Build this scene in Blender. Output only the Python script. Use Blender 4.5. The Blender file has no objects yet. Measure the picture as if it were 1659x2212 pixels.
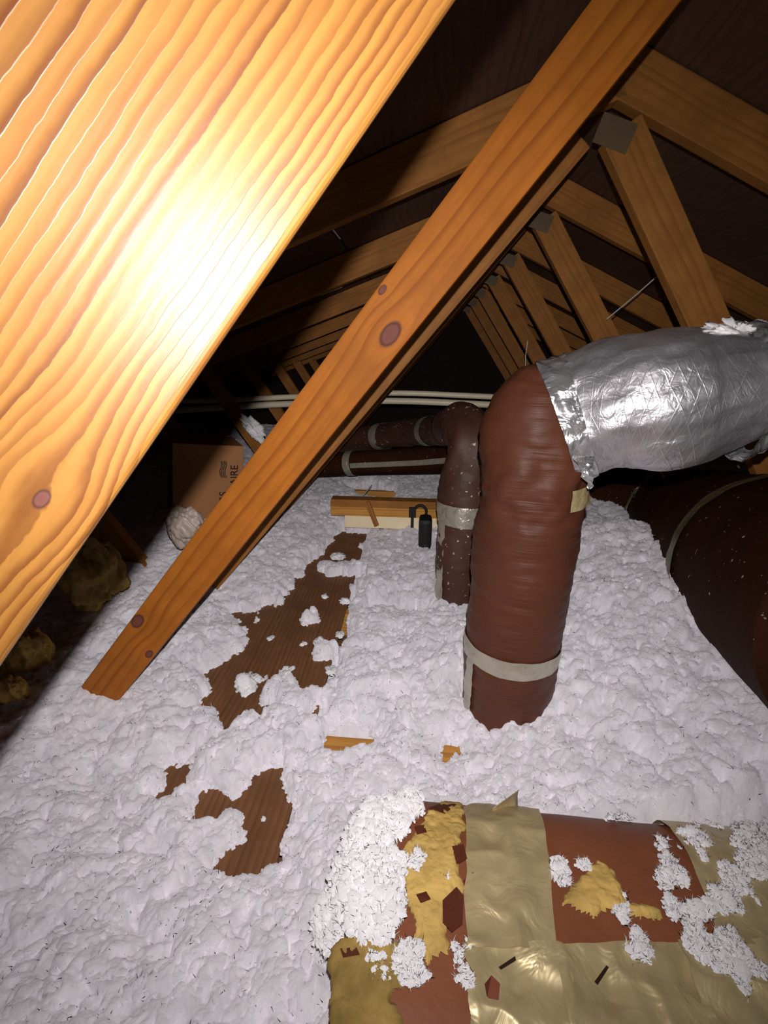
import bpy, bmesh, math, random
import numpy as np
from mathutils import Vector, Matrix

# ------------------------------------------------------------------ camera, world, light, exposure
S = bpy.context.scene
COL = S.collection
FPX, CX, CY, H = 950.0, 829.5, 1106.0, 0.85          # focal length in pixels of the 1659x2212 frame, eye height
_y = np.array([96, 340, 950.0]); _y /= np.linalg.norm(_y)
PITCH = math.atan2(340, 950)
_z = np.array([0, math.cos(PITCH), -math.sin(PITCH)])
_x = -np.cross(_y, _z)
MW = np.array([_x, _y, _z])                            # camera (right, up, forward) -> world
O = np.array([0, 0, H])

cam_d = bpy.data.cameras.new('camera'); cam = bpy.data.objects.new('camera', cam_d); COL.objects.link(cam)
cam_d.sensor_fit = 'VERTICAL'; cam_d.sensor_height = 32.0; cam_d.lens = FPX / 2212.0 * 32.0
cam_d.clip_start = 0.01; cam_d.clip_end = 50
_r = Matrix(((MW[0][0], MW[0][1], -MW[0][2]), (MW[1][0], MW[1][1], -MW[1][2]), (MW[2][0], MW[2][1], -MW[2][2])))
cam.matrix_world = Matrix.Translation(Vector(O)) @ _r.to_4x4()
S.camera = cam

w = bpy.data.worlds.new('attic_dark'); S.world = w; w.use_nodes = True
w.node_tree.nodes['Background'].inputs[0].default_value = (0.9, 0.85, 0.85, 1)
w.node_tree.nodes['Background'].inputs[1].default_value = 0.05

def ray(px, py): return MW @ np.array([px - CX, CY - py, FPX])
def P(px, py, Y):  d = ray(px, py); return O + d * (Y / d[1])
def Pz(px, py, z): d = ray(px, py); return O + d * ((z - H) / d[2])
def Pd(px, py, c): return O + ray(px, py) * (c / FPX)
def proj(q):
    c = MW.T @ (np.array(q) - O); return CX + FPX * c[0] / c[2], CY - FPX * c[1] / c[2], c[2]

# the large board crosses the view close to the lens: edge through these two pixels
_e = ray(450, 782); _e /= np.linalg.norm(_e)
BD = 0.17
_pn = -_e
def on_board(px, py):
    d = ray(px, py); return O + d * (BD / np.dot(d, _e))
E0, E1 = on_board(0, 1440), on_board(985, 0)
_u = (E1 - E0) / np.linalg.norm(E1 - E0)               # along the board, upward
_v = np.cross(_pn, _u)                                 # across the board
if np.dot(_v, on_board(0, 0) - E0) < 0: _v = -_v
# the phone's lamp sits beside the lens
Lpos = O + _v * 0.023 + _u * 0.042
ld = bpy.data.lights.new('phone_flash', 'SPOT'); lo = bpy.data.objects.new('phone_flash', ld); COL.objects.link(lo)
ld.energy = 1.0; ld.color = (1.0, 0.96, 0.945); ld.spot_size = math.radians(140); ld.spot_blend = 1.0; ld.shadow_soft_size = 0.0035
ld.use_nodes = True
_lt = ld.node_tree; _em = _lt.nodes['Emission']; _lf = _lt.nodes.new('ShaderNodeLightFalloff'); _lf.inputs['Strength'].default_value = 38.0
_l2 = _lt.nodes.new('ShaderNodeLightFalloff'); _l2.inputs['Strength'].default_value = 1.5
_ad = _lt.nodes.new('ShaderNodeMath'); _ad.operation = 'ADD'
_lt.links.new(_lf.outputs['Linear'], _ad.inputs[0]); _lt.links.new(_l2.outputs['Quadratic'], _ad.inputs[1]); _lt.links.new(_ad.outputs[0], _em.inputs['Strength'])
lo.location = Lpos
lo.rotation_euler = (Vector(P(780, 1120, 1.5)) - Vector(Lpos)).to_track_quat('-Z', 'Y').to_euler()

S.view_settings.view_transform = 'Standard'; S.view_settings.look = 'None'
S.view_settings.exposure = 0.0; S.view_settings.gamma = 1.0; S.view_settings.use_curve_mapping = False

# ------------------------------------------------------------------ helpers
def tag(o, label=None, cat=None, group=None, kind=None):
    if label: o['label'] = label
    if cat: o['category'] = cat
    if group: o['group'] = group
    if kind: o['kind'] = kind
    return o
def link(name, me, mat=None, parent=None, mw=None):
    o = bpy.data.objects.new(name, me); COL.objects.link(o)
    if mat and me is not None and len(me.materials) == 0: me.materials.append(mat)
    if parent is not None:
        o.parent = parent
        o.matrix_parent_inverse = parent.matrix_basis.inverted()
    if mw is not None: o.matrix_basis = mw
    return o
def empty(name, loc):
    o = bpy.data.objects.new(name, None); COL.objects.link(o); o.empty_display_size = 0.05
    o.matrix_basis = Matrix.Translation(Vector(loc)); return o
def mesh_np(name, V, F, smooth=True):
    me = bpy.data.meshes.new(name)
    V = np.asarray(V, dtype=np.float32); F = np.asarray(F, dtype=np.int32); k = F.shape[1]
    me.vertices.add(len(V)); me.vertices.foreach_set('co', V.ravel())
    me.loops.add(F.size); me.loops.foreach_set('vertex_index', F.ravel())
    me.polygons.add(len(F)); me.polygons.foreach_set('loop_start', np.arange(0, F.size, k, dtype=np.int32))
    me.polygons.foreach_set('loop_total', np.full(len(F), k, dtype=np.int32))
    me.polygons.foreach_set('use_smooth', np.full(len(F), smooth))
    me.update(calc_edges=True); me.validate(); return me
def soften(me, k=0.5, up=(0, -0.2, 1.0), only_up_from=None):
    """fibre scatters light: lean the shading normals towards the lie of the layer"""
    n = len(me.vertices); a = np.zeros(n * 3, np.float32); me.vertices.foreach_get('normal', a); a = a.reshape(-1, 3)
    a = a * (1 - k) + np.array(up, np.float32) / np.linalg.norm(up) * k
    if only_up_from is not None: a[only_up_from:] = np.array(up)
    a /= np.linalg.norm(a, axis=1, keepdims=True) + 1e-9
    me.normals_split_custom_set_from_vertices(a); return me
def mesh_bm(name, bm, smooth=False):
    me = bpy.data.meshes.new(name); bm.normal_update(); bm.to_mesh(me); bm.free()
    for p in me.polygons: p.use_smooth = smooth
    return me
def box_mesh(name, sx, sy, sz, bev=0.002, seg=2):
    bm = bmesh.new(); bmesh.ops.create_cube(bm, size=1.0)
    bmesh.ops.scale(bm, vec=(sx, sy, sz), verts=bm.verts)
    if bev > 0: bmesh.ops.bevel(bm, geom=list(bm.edges), offset=bev, segments=seg, affect='EDGES', profile=0.6)
    return mesh_bm(name, bm, False)
def frame(a, b, nrm):
    """matrix at the middle of a-b: local x along a-b, local z close to nrm"""
    a, b = Vector(a), Vector(b); x = (b - a).normalized(); z = Vector(nrm); z = (z - x * z.dot(x)).normalized(); y = z.cross(x)
    m = Matrix((x, y, z)).transposed().to_4x4(); m.translation = (a + b) / 2; return m
def board(name, a, b, width, thick, mat, parent=None, nrm=(0, -1, 0), bev=0.003):
    L = (Vector(b) - Vector(a)).length
    return link(name, box_mesh(name, L, width, thick, bev), mat, parent, frame(a, b, nrm))

def h2(ix, iy, s):
    n = (ix * 374761393 + iy * 668265263 + s * 1442695041) & 0xFFFFFFFF
    n = ((n ^ (n >> 13)) * 1274126177) & 0xFFFFFFFF
    return ((n ^ (n >> 16)) & 0xFFFF) / 65535.0
def vnoise(x, y, cell, seed):
    x = x / cell; y = y / cell; ix = np.floor(x).astype(np.int64); iy = np.floor(y).astype(np.int64)
    fx = x - ix; fy = y - iy; fx = fx * fx * (3 - 2 * fx); fy = fy * fy * (3 - 2 * fy)
    a = h2(ix, iy, seed); b = h2(ix + 1, iy, seed); c = h2(ix, iy + 1, seed); d = h2(ix + 1, iy + 1, seed)
    return ((a + (b - a) * fx) * (1 - fy) + (c + (d - c) * fx) * fy) * 2 - 1
def fbm(x, y, cell, seed, n=3):
    r = 0; a = 1
    for k in range(n): r = r + a * vnoise(x, y, cell / 2 ** k, seed + k * 17); a *= 0.5
    return r
def lump(x, y, cell, seed):
    """round billows, 0..1"""
    X = x / cell; Y = y / cell; ix = np.floor(X).astype(np.int64); iy = np.floor(Y).astype(np.int64)
    best = np.zeros_like(X)
    for dx in (-1, 0, 1):
        for dy in (-1, 0, 1):
            jx, jy = ix + dx, iy + dy
            px = jx + h2(jx, jy, seed); py = jy + h2(jx, jy, seed + 5); rr = 0.65 + 0.6 * h2(jx, jy, seed + 9)
            d2 = ((X - px) ** 2 + (Y - py) ** 2) / (rr * rr)
            best += np.clip(1 - d2, 0, 1) ** 2 * (0.5 + 0.6 * rr)
    return 1.25 * (1 - np.exp(-1.5 * best))
def sdist(x, y, poly):
    """signed distance to a polygon, negative inside"""
    poly = np.asarray(poly)[:, :2]; n = len(poly); d = np.full(x.shape, 1e9); ins = np.zeros(x.shape, bool)
    for i in range(n):
        a = poly[i]; b = poly[(i + 1) % n]; e = b - a
        t = np.clip(((x - a[0]) * e[0] + (y - a[1]) * e[1]) / (e @ e + 1e-12), 0, 1)
        d = np.minimum(d, (x - a[0] - t * e[0]) ** 2 + (y - a[1] - t * e[1]) ** 2)
        c = (a[1] > y) != (b[1] > y)
        with np.errstate(divide='ignore', invalid='ignore'):
            ins ^= c & (x < (b[0] - a[0]) * (y - a[1]) / (b[1] - a[1] + 1e-12) + a[0])
    d = np.sqrt(d); return np.where(ins, -d, d)

# ------------------------------------------------------------------ materials
def newmat(name):
    m = bpy.data.materials.new(name); m.use_nodes = True
    nt = m.node_tree; b = nt.nodes['Principled BSDF']; return m, nt, b
def N(nt, t, **kw):
    n = nt.nodes.new(t)
    for k, v in kw.items():
        if k in n.inputs: n.inputs[k].default_value = v
        else: setattr(n, k, v)
    return n
def M_(nt, op, a, b=None, c=None):
    n = nt.nodes.new('ShaderNodeMath'); n.operation = op
    for i, q in enumerate((a, b, c)):
        if q is None: continue
        if isinstance(q, (int, float)): n.inputs[i].default_value = q
        else: nt.links.new(q, n.inputs[i])
    return n.outputs[0]
def ramp(nt, fac, stops):
    r = nt.nodes.new('ShaderNodeValToRGB'); e = r.color_ramp.elements
    while len(e) < len(stops): e.new(0.5)
    for k, (p, c) in enumerate(stops): e[k].position = p; e[k].color = (*c, 1)
    nt.links.new(fac, r.inputs[0]); return r.outputs[0]
def mixc(nt, fac, a, b):
    n = nt.nodes.new('ShaderNodeMix'); n.data_type = 'RGBA'
    if isinstance(fac, (int, float)): n.inputs[0].default_value = fac
    else: nt.links.new(fac, n.inputs[0])
    for i, q in ((6, a), (7, b)):
        if isinstance(q, tuple): n.inputs[i].default_value = (*q, 1)
        else: nt.links.new(q, n.inputs[i])
    return n.outputs[2]
def bump(nt, bsdf, height, strength, dist):
    b = nt.nodes.new('ShaderNodeBump'); b.inputs['Strength'].default_value = strength; b.inputs['Distance'].default_value = dist
    nt.links.new(height, b.inputs['Height']); nt.links.new(b.outputs[0], bsdf.inputs['Normal'])

def wood(name, early, late, freq=90, seed=0.0, amp=0.010, knots=(), rough=0.6, v0=-0.05, w0=0.03, blotch=0.25, knotcol=(0.10, 0.035, 0.03), sharp=0.55, spec=0.3, nscale=(2.2, 9, 9), dens=0.0, fine=0.0):
    """sawn softwood; local x runs along the grain"""
    m, nt, b = newmat(name); L = nt.links.new
    tc = N(nt, 'ShaderNodeTexCoord'); sp = N(nt, 'ShaderNodeSeparateXYZ'); L(tc.outputs['Object'], sp.inputs[0])
    u, v, ww = sp.outputs
    mp = N(nt, 'ShaderNodeMapping'); mp.inputs['Scale'].default_value = nscale; mp.inputs['Location'].default_value = (seed, seed * 1.7, seed * .3)
    L(tc.outputs['Object'], mp.inputs[0])
    n1 = N(nt, 'ShaderNodeTexNoise', Scale=1.0, Detail=2.0, Roughness=0.5); L(mp.outputs[0], n1.inputs['Vector'])
    dist = M_(nt, 'MULTIPLY', M_(nt, 'SUBTRACT', n1.outputs['Fac'], 0.5), amp * 2)
    kmask = None; vv = v
    for (ku, kv, kr, spread) in knots:
        du = M_(nt, 'MULTIPLY', M_(nt, 'SUBTRACT', u, ku), 0.62); dv = M_(nt, 'SUBTRACT', v, kv)
        d2 = M_(nt, 'ADD', M_(nt, 'MULTIPLY', du, du), M_(nt, 'MULTIPLY', dv, dv))
        g = M_(nt, 'EXPONENT', M_(nt, 'DIVIDE', M_(nt, 'MULTIPLY', d2, -1.0), (kr * spread) ** 2))
        vv = M_(nt, 'SUBTRACT', vv, M_(nt, 'MULTIPLY', M_(nt, 'MULTIPLY', dv, g), 0.93))
        d = M_(nt, 'SQRT', d2)
        mk = N(nt, 'ShaderNodeMapRange', interpolation_type='SMOOTHSTEP'); mk.inputs[1].default_value = kr * 1.15; mk.inputs[2].default_value = kr * 0.6
        L(d, mk.inputs[0])
        kmask = mk.outputs[0] if kmask is None else M_(nt, 'MAXIMUM', kmask, mk.outputs[0])
    a = M_(nt, 'SUBTRACT', vv, v0); c = M_(nt, 'SUBTRACT', ww, w0)
    r = M_(nt, 'SQRT', M_(nt, 'ADD', M_(nt, 'MULTIPLY', a, a), M_(nt, 'MULTIPLY', c, c)))
    rr = M_(nt, 'ADD', r, dist)
    if fine:
        mf = N(nt, 'ShaderNodeMapping'); mf.inputs['Scale'].default_value = (60, 90, 90); L(tc.outputs['Object'], mf.inputs[0])
        nf = N(nt, 'ShaderNodeTexNoise', Scale=1.0, Detail=3.0, Roughness=0.6); L(mf.outputs[0], nf.inputs['Vector'])
        rr = M_(nt, 'ADD', rr, M_(nt, 'MULTIPLY', M_(nt, 'SUBTRACT', nf.outputs['Fac'], 0.5), fine * 2))
    ph = M_(nt, 'ADD', M_(nt, 'MULTIPLY', rr, freq), M_(nt, 'MULTIPLY', M_(nt, 'MULTIPLY', rr, rr), dens))
    fr = M_(nt, 'FRACT', ph)
    # per ring variation
    wn = N(nt, 'ShaderNodeTexWhiteNoise'); wn.noise_dimensions = '1D'; L(M_(nt, 'FLOOR', ph), wn.inputs['W'])
    lat = N(nt, 'ShaderNodeMapRange', interpolation_type='SMOOTHSTEP'); lat.inputs[1].default_value = sharp - .25; lat.inputs[2].default_value = 0.93
    L(fr, lat.inputs[0])
    fall = N(nt, 'ShaderNodeMapRange'); fall.inputs[1].default_value = 1.0; fall.inputs[2].default_value = 0.95; L(fr, fall.inputs[0])
    lt = M_(nt, 'MULTIPLY', M_(nt, 'MULTIPLY', lat.outputs[0], fall.outputs[0]), M_(nt, 'ADD', M_(nt, 'MULTIPLY', wn.outputs['Value'], 0.7), 0.3))
    mp2 = N(nt, 'ShaderNodeMapping'); mp2.inputs['Scale'].default_value = (14, 160, 160); L(tc.outputs['Object'], mp2.inputs[0])
    n2 = N(nt, 'ShaderNodeTexNoise', Scale=1.0, Detail=3.0); L(mp2.outputs[0], n2.inputs['Vector'])
    n3 = N(nt, 'ShaderNodeTexNoise', Scale=9.0, Detail=4.0, Roughness=0.65); L(tc.outputs['Object'], n3.inputs['Vector'])
    col = mixc(nt, lt, early, late)
    dk = tuple(x * 0.55 for x in early)
    bl = N(nt, 'ShaderNodeMapRange'); bl.inputs[1].default_value = 0.35; bl.inputs[2].default_value = 0.7; bl.inputs[4].default_value = blotch * 2; L(n3.outputs['Fac'], bl.inputs[0])
    col = mixc(nt, bl.outputs[0], col, dk)
    fb = N(nt, 'ShaderNodeMapRange'); fb.inputs[1].default_value = 0.45; fb.inputs[2].default_value = 0.8; fb.inputs[4].default_value = 0.45; L(n2.outputs['Fac'], fb.inputs[0])
    col = mixc(nt, fb.outputs[0], col, late)
    if kmask is not None:
        nk = N(nt, 'ShaderNodeTexNoise', Scale=260.0, Detail=3.0); L(tc.outputs['Object'], nk.inputs['Vector'])
        kc = ramp(nt, kmask, [(0.15, tuple(x * .45 for x in knotcol)), (0.75, tuple(x * .55 for x in knotcol)), (1.0, tuple(x * 1.35 for x in knotcol))])
        kc = mixc(nt, M_(nt, 'MULTIPLY', nk.outputs['Fac'], 0.6), kc, tuple(x * .5 for x in knotcol))
        col = mixc(nt, M_(nt, 'MINIMUM', M_(nt, 'MULTIPLY', kmask, 1.6), 0.9), col, kc)
    L(col, b.inputs['Base Color']); b.inputs['Roughness'].default_value = rough; b.inputs['Specular IOR Level'].default_value = spec
    hgt = M_(nt, 'ADD', M_(nt, 'MULTIPLY', lt, 0.7), M_(nt, 'MULTIPLY', n2.outputs['Fac'], 0.5))
    bump(nt, b, hgt, 0.25, 0.0012)
    return m

def fluff_mat(name, col, dark=0.12, scale=120, sss=0.0, mott=6.0):
    m, nt, b = newmat(name); L = nt.links.new
    tc = N(nt, 'ShaderNodeTexCoord')
    n1 = N(nt, 'ShaderNodeTexNoise', Scale=scale, Detail=5.0, Roughness=0.7); L(tc.outputs['Object'], n1.inputs['Vector'])
    n2 = N(nt, 'ShaderNodeTexNoise', Scale=mott, Detail=3.0); L(tc.outputs['Object'], n2.inputs['Vector'])
    n3 = N(nt, 'ShaderNodeTexNoise', Scale=55.0, Detail=2.0); L(tc.outputs['Object'], n3.inputs['Vector'])
    c = mixc(nt, n2.outputs['Fac'], tuple(x * (1 - dark) for x in col), tuple(min(1, x * (1 + dark)) for x in col))
    sp = N(nt, 'ShaderNodeMapRange'); sp.inputs[1].default_value = 0.70; sp.inputs[2].default_value = 0.78; sp.inputs[4].default_value = 0.75; L(n3.outputs['Fac'], sp.inputs[0])
    c = mixc(nt, sp.outputs[0], c, (col[0] * .45, col[1] * .4, col[2] * .4))
    L(c, b.inputs['Base Color']); b.inputs['Roughness'].default_value = 1.0; b.inputs['Specular IOR Level'].default_value = 0.0
    bump(nt, b, n1.outputs['Fac'], 0.45, 0.006)
    if sss: b.inputs['Subsurface Weight'].default_value = sss; b.inputs['Subsurface Radius'].default_value = (1, 1, 1); b.inputs['Subsurface Scale'].default_value = 0.008
    return m

def jacket_mat(name, col, wr=(2, 2, 45), rough=0.42, spec=0.45, strength=0.35, speck=0.0):
    m, nt, b = newmat(name); L = nt.links.new
    tc = N(nt, 'ShaderNodeTexCoord')
    mp = N(nt, 'ShaderNodeMapping'); mp.inputs['Scale'].default_value = wr; L(tc.outputs['Object'], mp.inputs[0])
    n1 = N(nt, 'ShaderNodeTexNoise', Scale=1.6, Detail=5.0, Roughness=0.6, Distortion=0.4); L(mp.outputs[0], n1.inputs['Vector'])
    n2 = N(nt, 'ShaderNodeTexNoise', Scale=7.0, Detail=4.0, Roughness=0.6); L(tc.outputs['Object'], n2.inputs['Vector'])
    c = mixc(nt, n2.outputs['Fac'], tuple(x * 0.62 for x in col), tuple(x * 1.3 for x in col))
    if speck:
        n3 = N(nt, 'ShaderNodeTexNoise', Scale=75.0, Detail=2.0); L(tc.outputs['Object'], n3.inputs['Vector'])
        n4 = N(nt, 'ShaderNodeTexNoise', Scale=9.0, Detail=2.0); L(tc.outputs['Object'], n4.inputs['Vector'])
        mr = N(nt, 'ShaderNodeMapRange'); mr.inputs[1].default_value = 0.72 - speck * .1; mr.inputs[2].default_value = 0.76 - speck * .1; L(n3.outputs['Fac'], mr.inputs[0])
        mq = N(nt, 'ShaderNodeMapRange'); mq.inputs[1].default_value = 0.42; mq.inputs[2].default_value = 0.55; L(n4.outputs['Fac'], mq.inputs[0])
        c = mixc(nt, M_(nt, 'MULTIPLY', mr.outputs[0], mq.outputs[0]), c, (.55, .47, .40))
    L(c, b.inputs['Base Color']); b.inputs['Roughness'].default_value = rough; b.inputs['Specular IOR Level'].default_value = spec
    bump(nt, b, n1.outputs['Fac'], strength, 0.012)
    return m

def foil_mat(name, col, metallic=0.55, rough=0.36, scale=38, strength=0.5, scrim=False, dist=0.006):
    m, nt, b = newmat(name); L = nt.links.new
    tc = N(nt, 'ShaderNodeTexCoord')
    n1 = N(nt, 'ShaderNodeTexNoise', Scale=scale, Detail=3.0, Roughness=0.55, Distortion=0.8); L(tc.outputs['Object'], n1.inputs['Vector'])
    n2 = N(nt, 'ShaderNodeTexNoise', Scale=11.0, Detail=4.0, Roughness=0.6); L(tc.outputs['Object'], n2.inputs['Vector'])
    c = mixc(nt, n2.outputs['Fac'], tuple(x * 0.6 for x in col), tuple(min(1, x * 1.25) for x in col))
    hgt = n1.outputs['Fac']
    if scrim:
        uv = N(nt, 'ShaderNodeAttribute', attribute_name='duct_uv'); sp = N(nt, 'ShaderNodeSeparateXYZ'); L(uv.outputs['Vector'], sp.inputs[0])
        def line(q):
            f = M_(nt, 'ABSOLUTE', M_(nt, 'SUBTRACT', M_(nt, 'FRACT', q), 0.5)); k = N(nt, 'ShaderNodeMapRange'); k.inputs[1].default_value = 0.43; k.inputs[2].default_value = 0.49
            L(f, k.inputs[0]); return k.outputs[0]
        p = M_(nt, 'MULTIPLY', sp.outputs[0], 62.0); q = M_(nt, 'MULTIPLY', sp.outputs[1], 13.0)
        ln = M_(nt, 'MAXIMUM', line(M_(nt, 'ADD', p, q)), line(M_(nt, 'SUBTRACT', p, q)))
        hgt = M_(nt, 'ADD', M_(nt, 'MULTIPLY', hgt, 1.0), M_(nt, 'MULTIPLY', ln, 0.08))
        c = mixc(nt, M_(nt, 'MULTIPLY', ln, 0.25), c, (min(1, col[0] * 1.3),) * 3)
    L(c, b.inputs['Base Color']); b.inputs['Metallic'].default_value = metallic
    r = N(nt, 'ShaderNodeMapRange'); r.inputs[3].default_value = rough - .1; r.inputs[4].default_value = rough + .14; L(n2.outputs['Fac'], r.inputs[0]); L(r.outputs[0], b.inputs['Roughness'])
    bump(nt, b, hgt, strength, dist)
    return m
def plain(name, col, rough=0.7, spec=0.3, var=0.25, scale=20, metallic=0, bs=0.2):
    m, nt, b = newmat(name); L = nt.links.new
    tc = N(nt, 'ShaderNodeTexCoord'); n1 = N(nt, 'ShaderNodeTexNoise', Scale=scale, Detail=4.0); L(tc.outputs['Object'], n1.inputs['Vector'])
    L(mixc(nt, n1.outputs['Fac'], tuple(x * (1 - var) for x in col), tuple(min(1, x * (1 + var)) for x in col)), b.inputs['Base Color'])
    b.inputs['Roughness'].default_value = rough; b.inputs['Specular IOR Level'].default_value = spec; b.inputs['Metallic'].default_value = metallic
    bump(nt, b, n1.outputs['Fac'], bs, 0.003); return m

LBW = 0.16                                             # width of the large near board
BL0, BL1 = -0.74, 0.72                                 # its ends along _u from E0
_bc = (BL0 + BL1) / 2
SG = 1.0 if np.dot(np.cross(_pn, _u), _v) > 0 else -1.0      # local y of the board runs along SG * _v
_kn = on_board(90, 1078) - E0
knu, knv = float(np.dot(_kn, _u)) - _bc, float(np.dot(_kn, _v)) - LBW / 2
MAT = dict(
    near=wood('pine_near_board', (0.30, 0.132, 0.025), (0.082, 0.013, 0.0006), freq=72, dens=520, seed=3.1, amp=0.007, knots=[(knu, SG * knv, 0.0024, 7.0)], v0=SG * 0.115, w0=-0.02, blotch=0.12, sharp=0.48, rough=0.46, spec=0.5, nscale=(3.6, 14, 9), fine=0.0011),
    far=wood('pine_truss', (0.36, 0.145, 0.028), (0.25, 0.088, 0.016), freq=55, seed=7.7, amp=0.02, blotch=0.4, rough=0.7),
    chord=wood('pine_bottom_chord', (0.62, 0.30, 0.06), (0.38, 0.14, 0.03), freq=90, seed=1.7, rough=0.65),
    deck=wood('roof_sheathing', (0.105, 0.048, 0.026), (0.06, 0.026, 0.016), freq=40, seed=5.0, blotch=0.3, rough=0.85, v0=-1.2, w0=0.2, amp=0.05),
    plank=wood('walkway_board', (0.23, 0.10, 0.040), (0.12, 0.048, 0.02), freq=70, seed=2.0, amp=0.02, blotch=0.4, rough=0.75, v0=-0.5, w0=0.05),
    fluff=fluff_mat('blown_insulation', (0.775, 0.74, 0.79), dark=0.26, mott=24.0),
    tuft=fluff_mat('loose_insulation', (0.92, 0.89, 0.91), dark=0.06, scale=200),
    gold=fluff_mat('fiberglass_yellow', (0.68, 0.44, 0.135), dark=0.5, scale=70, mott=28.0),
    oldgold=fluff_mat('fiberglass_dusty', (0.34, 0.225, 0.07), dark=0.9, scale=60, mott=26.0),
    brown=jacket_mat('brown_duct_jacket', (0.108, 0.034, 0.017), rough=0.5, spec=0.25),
    brown2=jacket_mat('shaded_brown_jacket', (0.036, 0.012, 0.006), wr=(6, 6, 6), strength=0.2, speck=0.2, rough=0.7, spec=0.04),  # riser brown darkened: the weak light on the trunk is put into the colour
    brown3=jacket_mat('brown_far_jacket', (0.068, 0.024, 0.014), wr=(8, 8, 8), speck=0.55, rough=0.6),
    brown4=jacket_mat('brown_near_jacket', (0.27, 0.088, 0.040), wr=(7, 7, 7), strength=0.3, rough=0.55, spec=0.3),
    silver=foil_mat('silver_foil_jacket', (0.62, 0.60, 0.63), metallic=0.8, rough=0.40, scrim=True, scale=45, strength=0.45),
    crump=foil_mat('crumpled_foil', (0.62, 0.61, 0.63), metallic=0.75, rough=0.26, scale=24, strength=0.9, dist=0.012),
    tape=foil_mat('foil_tape', (0.56, 0.51, 0.41), metallic=0.6, rough=0.32, scale=40, strength=0.8),
    tape2=foil_mat('aged_foil_tape', (0.62, 0.49, 0.26), metallic=0.32, rough=0.36, scale=26, strength=0.6),
    tape3=foil_mat('dull_trunk_tape', (0.20, 0.17, 0.09), metallic=0.4, rough=0.4, scale=34, strength=0.6),
    plate=plain('gusset_steel', (0.11, 0.072, 0.036), 0.6, 0.3),
    card=plain('cardboard', (0.33, 0.155, 0.065), 0.85, 0.1, var=0.10, scale=5, bs=0.05),
    ink=plain('box_print', (0.035, 0.018, 0.014), 0.8, 0.1),
    pvc=plain('pvc_pipe', (0.78, 0.68, 0.50), 0.4, 0.5, var=0.12),
    cream=plain('cream_drywall', (0.86, 0.72, 0.48), 0.8, 0.2, var=0.06),
    black=plain('black_plastic', (0.012, 0.010, 0.010), 0.6, 0.3),
    dry=plain('ceiling_board_back', (0.16, 0.09, 0.05), 0.9, 0.1),
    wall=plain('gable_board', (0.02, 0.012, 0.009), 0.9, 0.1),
    bag=plain('plastic_bag', (0.48, 0.39, 0.33), 0.38, 0.5, var=0.15, scale=14, bs=0.5),
    wire=plain('wire_sheath', (0.55, 0.48, 0.42), 0.5, 0.4),
    scrap=plain('jacket_scrap', (0.22, 0.06, 0.03), 0.6, 0.3),
    twig=plain('dark_splinter', (0.07, 0.035, 0.02), 0.8, 0.2),
    pale=plain('pale_strip', (0.55, 0.42, 0.18), 0.6, 0.3),
)

# ------------------------------------------------------------------ the setting
fl = mesh_np('floor', [(-5, -0.6, -0.10), (5, -0.6, -0.10), (5, 6.2, -0.10), (-5, 6.2, -0.10)], [(0, 1, 2, 3)], False)
tag(link('floor', fl, MAT['dry']), 'brown board floor of the attic under the loose insulation', 'floor', kind='structure')

TY = [0.76, 1.32, 2.05, 2.80, 3.50, 4.20, 4.90, 5.60]
# roof lines in the truss plane, taken from the trusses in view (centre lines of the top chords)
RIDGE = np.array([0.42, 1.46])
SL, SR = 0.345, 0.47
def chordL(x): return RIDGE[1] + (x - RIDGE[0]) * SL
def chordR(x): return RIDGE[1] - (x - RIDGE[0]) * SR
# roof deck: sheets lying on the top chords
UP = 0.085
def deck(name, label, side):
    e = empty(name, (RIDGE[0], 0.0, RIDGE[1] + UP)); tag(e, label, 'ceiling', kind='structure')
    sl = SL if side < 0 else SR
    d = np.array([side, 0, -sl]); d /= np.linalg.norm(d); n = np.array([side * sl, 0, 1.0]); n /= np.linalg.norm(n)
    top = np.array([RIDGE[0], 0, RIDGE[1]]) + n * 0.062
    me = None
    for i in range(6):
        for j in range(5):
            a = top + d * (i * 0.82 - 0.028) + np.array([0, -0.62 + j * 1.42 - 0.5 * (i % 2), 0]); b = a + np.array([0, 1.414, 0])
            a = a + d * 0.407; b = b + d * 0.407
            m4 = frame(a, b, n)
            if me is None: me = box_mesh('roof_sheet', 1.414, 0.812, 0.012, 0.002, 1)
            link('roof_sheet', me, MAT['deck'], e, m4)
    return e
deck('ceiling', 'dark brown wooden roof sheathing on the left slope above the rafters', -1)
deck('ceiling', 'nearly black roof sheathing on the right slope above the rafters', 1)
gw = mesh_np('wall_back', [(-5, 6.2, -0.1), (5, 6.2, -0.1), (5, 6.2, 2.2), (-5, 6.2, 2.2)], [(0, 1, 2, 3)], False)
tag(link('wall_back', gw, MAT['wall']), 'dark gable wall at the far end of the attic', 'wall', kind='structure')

# ------------------------------------------------------------------ large near board
mid = E0 + _u * _bc + _v * (LBW / 2) - _pn * 0.019
bm = bmesh.new(); bmesh.ops.create_cube(bm, size=1.0)
bmesh.ops.scale(bm, vec=(BL1 - BL0, LBW, 0.038), verts=bm.verts)
bmesh.ops.bevel(bm, geom=list(bm.edges), offset=0.0032, segments=4, affect='EDGES', profile=0.5)
mb = frame(mid - _u * .5, mid + _u * .5, _pn)
nb = link('rafter_board', mesh_bm('rafter_board', bm, False), MAT['near'], None, mb)
tag(nb, 'wide pine board glaring bright yellow across the upper left corner', 'board')

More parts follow.
